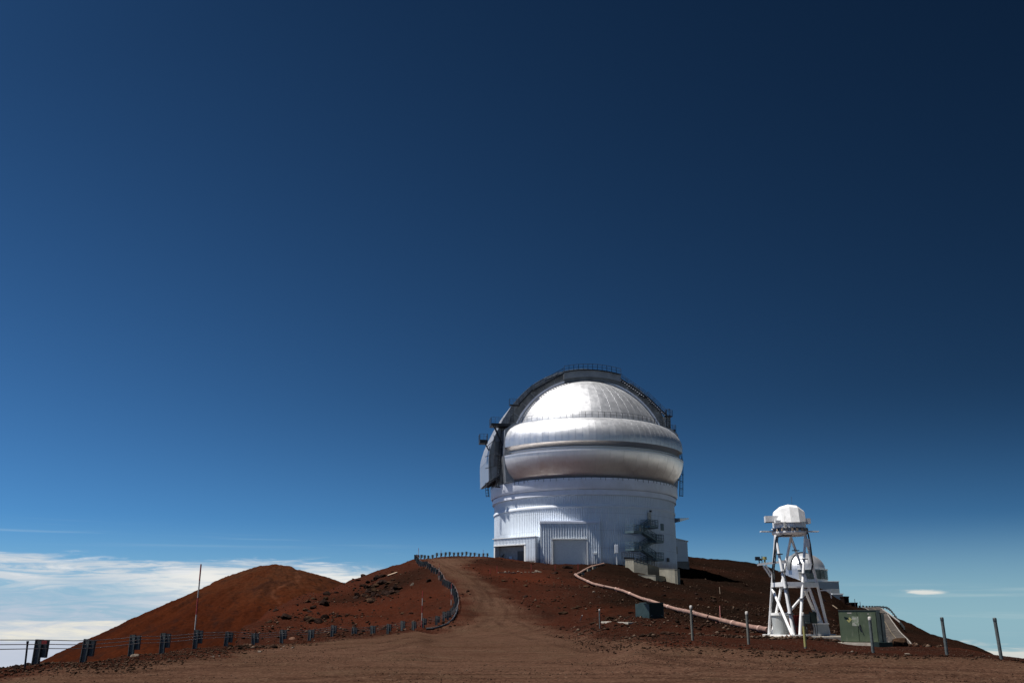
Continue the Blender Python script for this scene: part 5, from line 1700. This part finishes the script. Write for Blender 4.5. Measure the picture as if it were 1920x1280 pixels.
# cables
pc = [T1 + Vector((.95, .1, -.02)), T1 + Vector((.45, -.1, -.04)), T1 + Vector((.0, -.15, -.12)), T1 + Vector((-.15, -.1, -.9)), T1.lerp(F1, .35) + Vector((-.12, -.2, 0)), T1.lerp(F1, .6) + Vector((.06, -.2, 0)), F1 + Vector((.06, -.2, .8)), F1 + Vector((.3, -.2, .15))]
MB().path(pc, .045, 8).build('cable', 'black_steel', tw, 50)
MB().path([p + Vector((.09, -.03, 0)) for p in pc[2:]], .03, 6).build('cable', 'black_steel', tw, 50)
pc = [T3 + Vector((-.1, -.1, .25)), T3 + Vector((.12, -.12, .1)), T3 + Vector((.2, -.1, -.5)), T3.lerp(F3, .3) + Vector((.0, -.16, 0)), T3.lerp(F3, .35) + Vector((-.2, -.16, -.2))]
MB().path(pc, .045, 8).build('cable', 'black_steel', tw, 50)
MB().path([legs[1][0].lerp(legs[1][1], t) + Vector((.10, -.10, 0)) for t in (.3, .5, .7, .9, .99)], .03, 6).build('cable', 'black_steel', tw, 50)
MB().path([mid[3] + Vector((0, 0, .2)), mid[3] + Vector((.4, 0, -.4)), mid[3] + Vector((.9, -.1, -.9))], .03, 6).build('cable', 'black_steel', tw, 50)
# junction box near the top right leg, side lamp, weather boom
MB().box(T3 + Vector((-.02, -.2, -.45)), (.28, .2, .45)).build('junction_box', 'white_paint', tw)
b_ = MB(); b_.bar(mid[5] + Vector((.1, 0, -.3)), mid[5] + Vector((.75, -.05, -.28)), .05); b_.bar(mid[5] + Vector((.68, -.05, -.28)), mid[5] + Vector((.72, -.05, -.72)), .1, .03)
b_.build('side_bracket', 'tower_white', tw)
wz = zf(1054, 55) - gz
def wl_(px, py, dy=0): 
    p = P(px, py, 55.0 + dy); return Vector((p.x - tb.x, p.y - 55.0, p.z - gz))
b_ = MB(); e0, e1 = wl_(1420, 1058, -.3), wl_(1467, 1052.5, -.4)
b_.bar(e0, e1, .12, .12); b_.bar(wl_(1431, 1060, -.3), wl_(1445, 1081, -.2), .07); b_.bar(wl_(1436, 1059, -.3), wl_(1446, 1075, -.1), .07)
b_.box(e1, (.35, .2, .16)); b_.build('sensor_boom', 'tower_white', tw)
b_ = MB(); c_ = wl_(1423, 1048.5, -.3)
b_.bar(wl_(1424, 1057, -.3), c_, .05).box(c_ + Vector((-.08, 0, .06)), (.26, .16, .2)).box(c_ + Vector((.09, 0, .0)), (.2, .08, .12)); b_.bar(wl_(1429, 1062, -.3), wl_(1428.5, 1042, -.3), .035)
b_.build('wind_sensor', 'black_steel', tw)
b_ = MB(); c_ = wl_(1434, 1048.5, -.3)
b_.bar(wl_(1434, 1056, -.3), c_, .08).tube(c_, c_ + Vector((0, 0, .16)), .11, n=10).box(c_ + Vector((-.05, 0, .04)), (.34, .1, .05)); b_.build('rain_gauge', 'yellow_tape', tw)
# platform and telescope enclosure
pz = TZ + .12
MB().lathe([(0.02, pz - .12), (.9, pz - .12), (1.04, pz), (1.04, pz + .09), (.02, pz + .09)], 0, 2 * math.pi, 12).build('platform', 'tower_white', tw, 20)
MB().box((-.0, .05, pz + .13), (3.35, .35, .05)).build('outrigger', 'white_paint', tw)
b_ = MB(); rr_ = random.Random(8)
for i in range(26):
    t = R_(-170 + i * 6.3 + rr_.uniform(-2, 2)); r = .98
    b_.box((r * math.cos(t), r * math.sin(t), pz + .17 + rr_.uniform(0, .05)), (rr_.uniform(.05, .12), .08, rr_.uniform(.1, .24)), t)
b_.build('platform_fittings', 'rail_steel', tw)
b_ = MB()
for i in range(9):
    t = R_(-165 + i * 17); b_.box((1.0 * math.cos(t), 1.0 * math.sin(t), pz + .16), (.08, .1, .14), t)
b_.build('platform_brackets', 'wood', tw)
zb_ = zf(1000, 54.2) - gz
zc1 = zf(980.5, 54) - gz; zc2 = zf(972, 54) - gz
base_r = (1507 - 1447) / 2 / F_PX * (54.8 * CT + 1.9)
MB().lathe([(0.02, pz + .26), (base_r * 1.10, pz + .26), (base_r * 1.10, pz + .31), (base_r, pz + .31), (base_r, zc2 + .15), (.02, zc2 + .15)], R_(15), R_(375), 10).build('enclosure_base', 'tower_white', tw, 20)
def shellp(name, prof, a0, a1, n, mat='tower_white'):
    inner = [(r - .05, z - .02) for r, z in prof][::-1]
    return MB().lathe(prof + inner, R_(a0), R_(a1), n, close=True).build(name, mat, tw, 15)
zt_ = zf(944.5, 54.9) - gz; hgt = zt_ - zc2
# clamshell: faceted strips that turn about the left to right axis through the wings
xs_ = [-.98, -.90, -.52, -.02, .50, .92, .98]; rs_ = [.22, .56, .86, 1.0, .93, .60, .22]
def clam(name, d0, d1, n, k=1.0, th=.04):
    vs = []; fs = []; m_ = len(xs_)
    for rr2 in (k, k - th):
        for i in range(n + 1):
            t = R_(d0 + (d1 - d0) * i / n)
            for x, r in zip(xs_, rs_):
                vs.append((x * base_r, -.02 - math.cos(t) * r * rr2 * base_r * 1.02, zc2 - .02 + math.sin(t) * r * rr2 * hgt))
    o_ = m_ * (n + 1)
    for i in range(n):
        for q in range(m_ - 1):
            a = i * m_ + q; fs.append((a, a + 1, a + m_ + 1, a + m_)); fs.append((o_ + a, o_ + a + m_, o_ + a + m_ + 1, o_ + a + 1))
    for q in range(m_ - 1):
        fs.append((q, o_ + q, o_ + q + 1, q + 1)); a = n * m_ + q; fs.append((a, a + 1, o_ + a + 1, o_ + a))
    for i in range(n):
        for q in (0, m_ - 1):
            a = i * m_ + q; fs.append((a, a + m_, o_ + a + m_, o_ + a))
    rz = Matrix.Rotation(R_(-8), 3, 'Z')
    return MB().add([rz @ Vector(v) for v in vs], fs).build(name, 'tower_white', tw)
clam('front_shutter', -10, 46, 1, 1.09)
clam('roof_shutter', 44, 112, 2, 1.0)
clam('rear_shutter', 110, 196, 2, .99)
wg = MB().box((-base_r * 1.15, -.25, zc2 + .05), (.75, .5, .34), R_(-6)); wg.build('left_wing', 'tower_white', tw)
MB().box((-base_r * 1.15, -.25, zc2 - .125), (.66, .4, .03), R_(-6)).build('wing_underside', 'black_steel', tw)
MB().box((base_r * 1.12, .15, zc2 - .02), (.42, .4, .3), R_(4)).build('right_wing', 'tower_white', tw)
b_ = MB(); b_.bar((-.55, -.86, zc1 - .05), (-.42, -.78, zc1 + hgt * .45), .03); b_.bar((-.5, -.95, pz + .3), (-.5, -.95, zc1 + .1), .05); b_.box((-.5, -.97, pz + .34), (.13, .1, .13))
b_.build('shutter_drive', 'recess', tw)
MB().box((-.85, -.68, zc1 + .12), (.3, .25, .16)).build('hinge_box', 'white_paint', tw)
MB().tube((.3, .1, zt_ - .3), (.3, .1, zt_ + .45), .008, n=6).build('antenna', 'rail_steel', tw)
# equipment at its foot
tk = wl_(1465, 1187, .4); zt2 = zf(1149.5, 55.4)
tank = thing('round_tank', 'grey round tank with a rimmed lid inside the tower legs', 'tank', (tb.x + tk.x, 55.4, gz))
hT = zt2 - gz; rT = .47
MB().lathe([(0.02, .02), (rT * .93, .02), (rT, hT - .08), (rT, hT), (.02, hT)], 0, 2 * math.pi, 24).build('tank_body', 'bin_grey', tank, 40)
MB().lathe([(rT, hT - .1), (rT + .05, hT - .1), (rT + .05, hT + .03), (.02, hT + .05)], 0, 2 * math.pi, 24).build('tank_rim', 'white_paint', tank, 40)
eb = wl_(1524, 1188, -.3)
ec = thing('electrical_cabinets', 'pair of dark green electrical boxes on a frame under the tower', 'electrical box', (tb.x + eb.x, 54.7, gz))
MB().box((-.28, 0, .92), (.34, .22, .52)).build('left_box', 'blue_cab', ec)
for i in range(4): MB().box((-.28, -.115, .74 + .12 * i), (.30, .02, .07)).build('breaker_cover', 'galv', ec)
MB().box((.1, .02, .98), (.36, .25, .62)).build('right_box', 'dark_box', ec)
b_ = MB(); rr_ = random.Random(2)
for i in range(6):
    x = -.4 + i * .13; b_.path([Vector((x, -.02, .65)), Vector((x + rr_.uniform(-.1, .1), -.1, .4)), Vector((x + rr_.uniform(-.06, .06), -.05, .02))], .02, 6)
b_.build('conduits', 'black_steel', ec)
MB().box((-.1, .1, .05), (1.0, .3, .1)).bar((-.42, .1, 0), (-.42, .1, .7), .07).build('cabinet_frame', 'tower_white', ec)
lb = wl_(1540, 1187, .3)
gb = thing('grey_chest', 'light grey chest between the right legs of the tower', 'chest', (tb.x + lb.x, 55.3, gz))
MB().box((0, 0, .32), (.75, .5, .62)).build('chest_body', 'bin_grey', gb); MB().box((0, 0, .66), (.8, .55, .06)).build('chest_lid', 'white_paint', gb)
rb = wl_(1493, 1187, 1.2)
rc_ = thing('rusty_cabinet', 'dark red open cabinet standing in shade under the tower', 'cabinet', (tb.x + rb.x, 56.4, gz))
MB().box((0, .25, .55), (.75, .1, 1.1)).box((-.36, 0, .55), (.05, .5, 1.1)).box((.36, 0, .55), (.05, .5, 1.1)).box((0, 0, 1.1), (.8, .55, .05)).build('cabinet_shell', 'red_paint', rc_)
MB().box((0, 0, .5), (.66, .4, .04)).build('shelf', 'rail_steel', rc_)

# ------------------------------------------------------------------ green transformer cabinet
A_ = P(1577.5, 1204, 45.2)
zg_ = zf(1204, 44.6); W1 = 1.70; ga = R_(-37)
tr = thing('transformer_cabinet', 'large pale green transformer cabinet on a concrete plinth beside the paved road', 'electrical cabinet', (A_.x, A_.y, zg_), ga)
HG = zf(1145, 44.6) - zg_
Dp = .62
MB().box((W1 / 2, Dp / 2, HG / 2 + .02), (W1, Dp, HG)).build('cabinet_body', 'green', tr)
MB().box((W1 * .25 + .01, -.012, HG / 2), (W1 * .49 - .03, .025, HG - .10)).build('left_door', 'green', tr)
MB().box((W1 * .75, -.012, HG / 2), (W1 * .49 - .03, .025, HG - .10)).build('right_door', 'green', tr)
MB().box((W1 / 2, Dp / 2, HG + .035), (W1 + .03, Dp + .04, .035)).build('cabinet_lid', 'green_shaded', tr)
MB().box((W1 - .38, Dp + .24, HG * .46), (.82, .46, HG * .90)).build('side_housing', 'green_shaded', tr)
MB().box((W1 - .36, Dp + .26, HG * .93), (.88, .48, .04)).build('housing_lid', 'green_shaded', tr)
MB().box((W1 / 2 + .02, Dp / 2, -.17), (W1 + .5, Dp + .5, .34)).build('plinth', 'concrete_pad', tr)
MB().box((W1 - .4, Dp + .55, -.14), (1.2, .6, .2)).build('side_plinth', 'concrete_base', tr)
b_ = MB(); b_.bar((W1 * .56, -.05, HG * .52), (W1 * .60, -.05, HG * .36), .03); b_.bar((W1 * .57, -.05, HG * .44), (W1 * .62, -.05, HG * .30), .025); b_.box((W1 * .55, -.04, HG * .5), (.06, .05, .2)); b_.build('door_handle', 'black_steel', tr)
m, t, b = new_mat('faded_sticker'); t.put(b.inputs['Base Color'], t.mix(t.smooth(t.noise(coords(t), 9, 5, .7), .42, .6), (.30, .30, .27), (.12, .16, .10))); b.inputs['Roughness'].default_value = .8
M['sticker'] = m
MB().box((W1 * .44, -.027, HG * .68), (.30, .004, .42)).build('faded_notice', 'sticker', tr)
b_ = MB().box((W1 * .28, -.027, HG * .72), (.15, .004, .2), Matrix.Rotation(.78, 3, 'Y')).build('warning_sticker', 'yellow_tape', tr)
MB().box((W1 * .30, -.027, HG * .94), (.20, .004, .05)).build('number_plate', 'line_white', tr)
MB().box((W1 * .80, -.027, HG * .91), (.07, .004, .06)).build('number_plate', 'line_white', tr)
b_ = MB(); b_.bar((W1 * .14, -.028, HG * .83), (W1 * .26, -.028, HG * .79), .07, .004); b_.build('scrape_mark', 'dark_box', tr)

# blue green cabinet on the slope
zg2 = zf(1166.5, 69.5)
p0 = P(1218, 1167, 69.0)
bc = thing('small_utility_cabinet', 'small dark blue green utility cabinet beside the pink pipeline', 'electrical cabinet', (p0.x, 69.0, zg2), R_(16))
Hc = zf(1130, 69.0) - zg2; Wc = (1248 - 1218) / F_PX * (69 * CT)
Wl = .95
MB().box((Wc / 2, 1.15 / 2, Hc / 2), (Wc, 1.15, Hc)).build('cabinet_body', 'blue_cab', bc)
MB().add([(-.0, .02, 0), (-.62, 1.0, 0), (-.62, 1.0, Hc - .03), (0, .02, Hc - .03), (.3, 1.1, 0), (.3, 1.1, Hc - .03)], [(0, 1, 2, 3), (1, 4, 5, 2), (3, 2, 5)]).build('side_panel', 'blue_cab', bc)
MB().box((Wc / 2, -.012, Hc / 2), (Wc - .08, .02, Hc - .1)).build('cabinet_door', 'dark_box', bc)  # front coloured darker than the body, its shade painted in
MB().box((Wc / 2 - .1, .5, Hc + .02), (Wc + .3, 1.3, .05)).build('cabinet_lid', 'blue_cab', bc)
b_ = MB(); b_.box((Wc * .14, -.04, Hc * .36), (.12, .04, .05)); b_.box((Wc * .86, -.04, Hc * .36), (.12, .04, .05)); b_.build('door_handle', 'galv', bc)
MB().box((Wc / 2 - .25, .5, -.04), (Wc + .9, 1.9, .22)).build('plinth', 'concrete_pad', bc)
s0, s1 = G(1133, 1167.5), G(1184, 1169)
sl = tag(MB().bar((0, 0, .04), Vector((s1.x - s0.x, s1.y - s0.y, s1.z - s0.z + .04)), .5, .12).build('concrete_strip', 'concrete_pad'), 'thin pale concrete strip left of the small utility cabinet', 'slab'); sl.location = s0

# ------------------------------------------------------------------ bollard posts
def bollard(px, py0, py1, Y, label, r=.055, cap='pole_white', lean=0, tape=False, shaft='post_galv'):
    r *= .86
    z0 = zf(py1, Y); top = zf(py0, Y); x = xpos(px, Y, z0)
    g = Hs(x, Y)
    o = thing('bollard', label, 'bollard', (x, Y, g), group='round metal posts along the yard edge')
    o.rotation_euler = (0, lean, 0)
    h = top - g
    MB().lathe([(r, -.2), (r, h - .09), (r * .9, h - .09)], 0, 2 * math.pi, 16).build('post_shaft', shaft, o, 50)
    MB().lathe([(r * 1.10, h - .10), (r * 1.10, h - .01), (r * .8, h + .01), (.002, h + .015)], 0, 2 * math.pi, 16).build('post_cap', cap, o, 50)
    if tape: MB().lathe([(r * 1.03, .05), (r * 1.03, h * .62)], 0, 2 * math.pi, 16).build('faded_tape', 'yellow_tape', o, 50)
    return o
bollard(1298.5, 1135, 1196, 38.5, 'metal post standing before the pink pipeline, between cabinet and tower', .06)
bollard(1404, 1146, 1208, 36.7, 'metal post just left of the white tower', .06, lean=-.0)
bollard(1510.5, 1148, 1215, 34.7, 'metal post with yellow green tape in front of the tower leg', .055, tape=True)
bollard(1637.5, 1156, 1225, 33.2, 'metal post in front of the green transformer cabinet', .06, shaft='galv')
bollard(1776, 1157, 1228, 32.2, 'leaning dark metal post with the slope behind it, second from the right', .06, cap='galv_dark', lean=-.02, shaft='galv')
bollard(1877.5, 1158, 1233, 31.0, 'leaning dark metal post at the far right against the white horizon', .062, cap='galv_dark', lean=-.03, shaft='galv')
bollard(1124.5, 1141.5, 1167, 66, 'small metal post left of the concrete strip', .055, shaft='galv')
g = G(1088, 1162.5)
o = thing('leaning_stake', 'short tilted stake with a pale tip on the slope left of the bollards', 'stake', g); o.rotation_euler = (0, .42, 0)
MB().tube((0, 0, -.1), (0, 0, .42), .035, n=8).build('stake_shaft', 'black_steel', o); MB().tube((0, 0, .42), (0, 0, .5), .04, n=8).build('stake_tip', 'pole_white', o)

# stakes and string row before the observatory, pale stones
prev = None
for i, (px_, y0_, y1_) in enumerate(((919, 1065, 1075), (932, 1060, 1073), (996, 1057, 1072), (1041, 1058, 1069), (1084, 1056, 1067))):
    g = G(px_, y1_); top = zf(y0_, g.y)
    o = thing('thin_stake', 'thin rusty stake, number %d from the left in the row before the observatory' % (i + 1), 'stake', g, group='thin stakes before the observatory')
    o['label'] = ['rusty stake nearest the dirt road, before the observatory porch', 'rusty stake below the left corner of the porch', 'rusty stake below the gap between porch and bay', 'rusty stake below the roll-up door', 'rusty stake just left of the dark boulders by the pipeline'][i]
    MB().tube((0, 0, -.1), (0, 0, top - g.z), .045, n=6).build('stake_shaft', 'red_paint', o)
g0, g1 = G(934, 1074), G(968, 1074.5)
o = tag(MB().bar((0, 0, .05), g1 - g0 + Vector((0, 0, .05)), .12, .12).build('timber', 'wood'), 'thin pale timber lying under the row of pale stones', 'timber'); o.location = g0
g0, g1 = G(727, 1080.5), G(744, 1074.5)
o = tag(MB().bar((0, 0, .12), g1 - g0 + Vector((0, 0, .12)), .3, .12).build('plank', 'wood'), 'weathered plank lying high on the slope left of the fence', 'plank'); o.location = g0
g0, g1 = G(1561, 1136), G(1570, 1142.5)
o = tag(MB().bar((0, 0, .2), g1 - g0 + Vector((0, 0, .2)), .2, .12).build('marker_board', 'wood'), 'thin pale board on the hill above the green cabinet', 'board'); o.location = g0
g = G(1350, 1113)
o = thing('marker_stake', 'lone pale stake on the dark hillside left of the tower', 'stake', g); MB().tube((0, 0, -.1), (0, 0, .95), .05, n=6).build('stake_shaft', 'wood', o)
g = G(1255, 1068)

# ------------------------------------------------------------------ boulders
def rock_mesh(seed, n=2, flat=.7):
    import bmesh
    bm = bmesh.new(); bmesh.ops.create_icosphere(bm, subdivisions=n, radius=.5)
    r = random.Random(seed); ph = [r.uniform(0, 9) for _ in range(6)]
    pl_ = [(Vector((r.gauss(0, 1), r.gauss(0, 1), r.gauss(0, 1))).normalized(), r.uniform(.26, .42)) for _ in range(9)]
    for v in bm.verts:
        d = v.co.normalized(); rad = .5 * (1 + .16 * math.sin(3 * d.x + ph[0]) + .14 * math.sin(4 * d.y + ph[1]) + .1 * math.sin(7 * d.z + ph[2] + 3 * d.x))
        p = d * rad
        for nrm, lim in pl_:
            e = p.dot(nrm) - lim
            if e > 0: p -= nrm * e * .9
        v.co = Vector((p.x, p.y * .85, p.z * flat))
    me = bpy.data.meshes.new('boulder'); bm.to_mesh(me); bm.free()
    return me
rocks = {}
for mt in ('rock_dark', 'rock_brown', 'rock_white', 'rock_pink'):
    rocks[mt] = []
    for s_ in range(6 if mt != 'rock_pink' else 2):
        me = rock_mesh(s_ + hash(mt) % 1 + len(mt) * 10); me.materials.append(M[mt]); rocks[mt].append(me)
def boulder(p, size, mt, label, group=None, sink=.32, name='boulder', rr=rnd):
    o = bpy.data.objects.new(name, rr.choice(rocks[mt])); COL.objects.link(o)
    s_ = size
    o.scale = (s_ * rr.uniform(.7, 1.45), s_ * rr.uniform(.7, 1.3), s_ * rr.uniform(.5, 1.15))
    o.rotation_euler = (rr.uniform(-.3, .3), rr.uniform(-.3, .3), rr.uniform(0, 6.28))
    o.location = (p.x, p.y, p.z + s_ * (.35 - sink))
    tag(o, label, 'rock', group); return o
GR = random.Random(21)
def field(poly, n, smin, smax, mt, label, group, power=2.0):
    k = 0; tries = 0
    xs = [q[0] for q in poly]; ys = [q[1] for q in poly]
    while k < n and tries < n * 40:
        tries += 1
        px_, py_ = GR.uniform(min(xs), max(xs)), GR.uniform(min(ys), max(ys))
        if not bool(inside(poly, np.array([px_]), np.array([py_]))[0]): continue
        s_ = smin + (smax - smin) * GR.random() ** power
        boulder(G(px_, py_), s_, GR.choice(mt), label, group, rr=GR); k += 1
field([(664, 1112), (690, 1090), (716, 1078), (740, 1086), (756, 1098), (748, 1116), (716, 1122), (690, 1134), (668, 1128)], 112, .3, 1.5, ['rock_dark', 'rock_dark', 'rock_dark', 'rock_brown'], 'jagged dark lava rock in the rock pile left of the fence bend', 'rocks of the pile left of the fence bend', 2.2)
field([(560, 1165), (590, 1148), (612, 1150), (640, 1152), (624, 1166), (590, 1172), (566, 1176)], 24, .25, 1.4, ['rock_dark', 'rock_dark', 'rock_brown'], 'dark rock in the cluster low on the slope behind the fence', 'rocks clustered low on the slope behind the fence', 2.4)
field([(520, 1142), (640, 1098), (735, 1064), (776, 1054), (770, 1076), (700, 1085), (610, 1140), (540, 1170), (480, 1180)], 46, .15, 1.0, ['rock_dark', 'rock_brown'], 'scattered dark rock on the spur below the ridge', 'rocks scattered over the spur', 3.2)
field([(760, 1090), (830, 1140), (760, 1172), (660, 1185), (600, 1190), (660, 1140), (720, 1128)], 26, .22, .8, ['rock_dark', 'rock_brown'], 'small rock on the red slope inside the fence bend', 'small rocks on the red slope inside the fence bend', 4.0)
field([(920, 1085), (1070, 1085), (1150, 1112), (1195, 1135), (1180, 1160), (1060, 1168), (1000, 1140)], 28, .22, .9, ['rock_dark', 'rock_brown'], 'rock on the bare slope between the dirt road and the pipeline', 'rocks between the dirt road and the pipeline', 4.0)
field([(1130, 1070), (1180, 1080), (1290, 1105), (1420, 1130), (1430, 1165), (1300, 1140), (1200, 1110)], 34, .25, 1.0, ['rock_dark', 'rock_brown', 'rock_dark'], 'rock on the dark slope above the pipeline', 'rocks above the pipeline', 4.0)
field([(1300, 1062), (1400, 1070), (1500, 1110), (1570, 1150), (1560, 1180), (1440, 1150), (1320, 1090)], 22, .25, .9, ['rock_dark', 'rock_brown'], 'rock on the dark hillside behind the tower', 'rocks on the hillside behind the tower', 4.0)
# rough ground left in the bend and along the berm
field([(370, 1224), (480, 1213), (600, 1205), (612, 1211), (500, 1222), (376, 1233)], 26, .08, .26, ['rock_brown', 'rock_brown', 'rock_white'], 'small brown stone in the line of rubble beside the fence', 'stones in the rubble line beside the fence', 1.6)
for px_, py_, s_, mt, lb_ in (
    (548, 1198, .5, 'rock_pink', 'flat pinkish rock lying at the foot of the fence'),
    (253, 1230, .34, 'rock_white', 'pale grey rock at the foot of the third fence post'),
    (773.5, 1096.5, .95, 'rock_white', 'pale rock standing out on the slope above the fence bend'),
    (804, 1090, 1.1, 'rock_dark', 'dark rock close below the upper fence'),
    (586, 1163, 1.3, 'rock_brown', 'orange brown rock among dark ones behind the fence'),
    (1100, 1100, 1.2, 'rock_brown', 'rounded brown rock below the corner of the pipeline'),
    (1114, 1110, .45, 'rock_white', 'small white stone below the pipeline corner'),
    (1077, 1140, .9, 'rock_brown', 'brown rock left of the leaning stake'),
    (1166, 1127, .75, 'rock_brown', 'brown rock just below the middle of the pipeline'),
    (1124, 1120, .6, 'rock_dark', 'small dark rock on the slope under the pipeline'),
    (1337, 1121, .9, 'rock_brown', 'brown rock on the slope below the retaining walls'),
    (1064, 1065, 1.9, 'rock_dark', 'big dark boulder at the plateau edge before the bay'),
    (1041, 1074, 1.2, 'rock_dark', 'dark boulder right of the pale stone row'),
    (1070, 1073, .8, 'rock_dark', 'smaller dark boulder left of the pipeline corner'),
    (30, 1251, .3, 'rock_dark', 'dark rock at the left edge before the thin post'),
    (56, 1246, .26, 'rock_dark', 'small dark rock right of the thin post'),
    (90, 1243.5, .2, 'rock_dark', 'small dark rock on the skyline between the first two fence posts'),
    (1598, 1222, .12, 'rock_white', 'tiny pale stone right of the transformer plinth'),
    (1701, 1226, .16, 'rock_white', 'tiny pale stone in the yard below the paved road'),
    (517, 1145, 1.0, 'rock_dark', 'dark rock on the skyline of the spur near the red cone'),
    (608, 1133, 1.5, 'rock_dark', 'wide dark rock in the middle of the spur'),
    (539, 1159, 1.2, 'rock_dark', 'dark rock low on the spur against the red cone'),
    (588, 1140, 1.1, 'rock_dark', 'dark rock just left of the wide one on the spur'),
    (682, 1079, .9, 'rock_dark', 'dark rock sitting on the spur skyline'),
    (612, 1114, 1.4, 'rock_dark', 'large dark rock where the spur meets the cone')):
    boulder(G(px_, py_), s_, mt, lb_, rr=GR)
for i, (px_, s_) in enumerate(((947, .8), (954, .5), (963, .55), (972, .9), (978, .6), (986, .7), (1000, .9), (1006, 1.3), (1012, 1.1), (958, .4), (992, .4))):
    boulder(G(px_, 1072.5 + GR.uniform(-1, 1)), s_ * .75, 'rock_white', 'pale stone in the row of stones before the porch', 'pale stones in a row before the porch', rr=GR)
# brown mound rock by the paved road
p = P(1686, 1207, 43.5); p.z = Hs(p.x, p.y)
o = boulder(p + Vector((0, 0, .10)), .78, 'rock_brown', 'rounded brown boulder between green cabinet and paved road', rr=GR); o.scale = (.95, .8, .85)
p = P(1668, 1210, 43.7)
o = tag(MB().box((0, 0, .05), (1.2, .5, .22), .1).build('kerb_block', 'dark_box'), 'low dark block between green cabinet and brown boulder', 'block'); o.location = (p.x, p.y, Hs(p.x, p.y) + .02)

# ------------------------------------------------------------------ loose gravel, nobody could count it
def gravel():
    rs = np.random.RandomState(11)
    ico = np.array([(1, 0, 0), (-1, 0, 0), (0, 1, 0), (0, -1, 0), (0, 0, 1), (0, 0, -1)], float)
    fs = np.array([(0, 2, 4), (2, 1, 4), (1, 3, 4), (3, 0, 4), (2, 0, 5), (1, 2, 5), (3, 1, 5), (0, 3, 5)])
    P_ = []; Sz = []; Tn = []
    def scatter(n, y0, y1, px0, px1, s0, s1, pw_, keep, tones):
        y = np.exp(rs.uniform(math.log(y0), math.log(y1), n)); px_ = rs.uniform(px0, px1, n)
        x = (px_ - 960) * CT / F_PX * y
        k = keep(x, y) > rs.rand(n)
        x, y = x[k], y[k]
        P_.append(np.stack([x, y, H(x, y)], -1)); Sz.append(s0 + (s1 - s0) * rs.rand(len(x)) ** pw_); Tn.append(rs.choice(tones, len(x)) + rs.uniform(-.04, .04, len(x)))
    cl = lambda x, y: np.clip(.35 + fbm(x, y, 4.0, 4) * 1.8, .02, 1)
    scatter(60000, 22, 62, -80, 2000, .008, .055, 4.0, cl, [.15, .4, .5, .6, .7, .8, .9])
    berm = lambda x, y: np.clip(1 - np.abs(dist_poly([tuple(q) for q in fence_pts[:22]], x, y, closed=False) - 1.6) / 2.2, 0, 1)
    scatter(80000, 25, 100, -60, 900, .015, .11, 4.0, berm, [.05, .2, .45, .6, .75])
    edg = lambda x, y: np.clip(1 - dist_poly([tuple(q) for q in edge_r], x, y, closed=False) / 2.5, 0, .5)
    scatter(60000, 30, 150, 880, 1950, .02, .13, 4.0, edg, [.1, .25, .4, .6])
    slope = lambda x, y: np.clip((1 - ROADMASK(x, y)) * (.32 + fbm(x, y, 9.0, 5) * 2.2), 0, 1)
    scatter(90000, 45, 240, 430, 1760, .03, .34, 6.0, slope, [.05, .15, .3, .3, .45, .6, .85])
    pos = np.concatenate(P_); sz = np.concatenate(Sz); tn = np.concatenate(Tn); n = len(pos)
    jit = 1 + rs.uniform(-.35, .35, (n, 6, 3))
    v = ico[None] * jit * sz[:, None, None] * .5 * np.array([1.15, 1, .7])
    a = rs.uniform(0, 6.28, n); ca, sa = np.cos(a)[:, None], np.sin(a)[:, None]
    x, y = v[..., 0] * ca - v[..., 1] * sa, v[..., 0] * sa + v[..., 1] * ca
    v = np.stack([x, y, v[..., 2]], -1) + pos[:, None, :] + np.array([0, 0, .12]) * sz[:, None, None]
    f = (fs[None] + (np.arange(n) * 6)[:, None, None]).reshape(-1, 3)
    me = bpy.data.meshes.new('gravel'); me.vertices.add(n * 6); me.vertices.foreach_set('co', v.ravel())
    me.loops.add(f.size); me.loops.foreach_set('vertex_index', f.ravel().astype(np.int32))
    me.polygons.add(len(f)); me.polygons.foreach_set('loop_start', (np.arange(len(f)) * 3).astype(np.int32))
    me.update(calc_edges=True)
    at = me.attributes.new('tone', 'FLOAT', 'POINT'); at.data.foreach_set('value', np.repeat(np.clip(tn, 0, 1), 6).astype(np.float32))
    me.materials.append(M['gravel'])
    o = bpy.data.objects.new('gravel', me); COL.objects.link(o)
    o['kind'] = 'stuff'; o['label'] = 'loose cinder gravel strewn over the yard and slopes'
    print('gravel stones', n)
gravel()
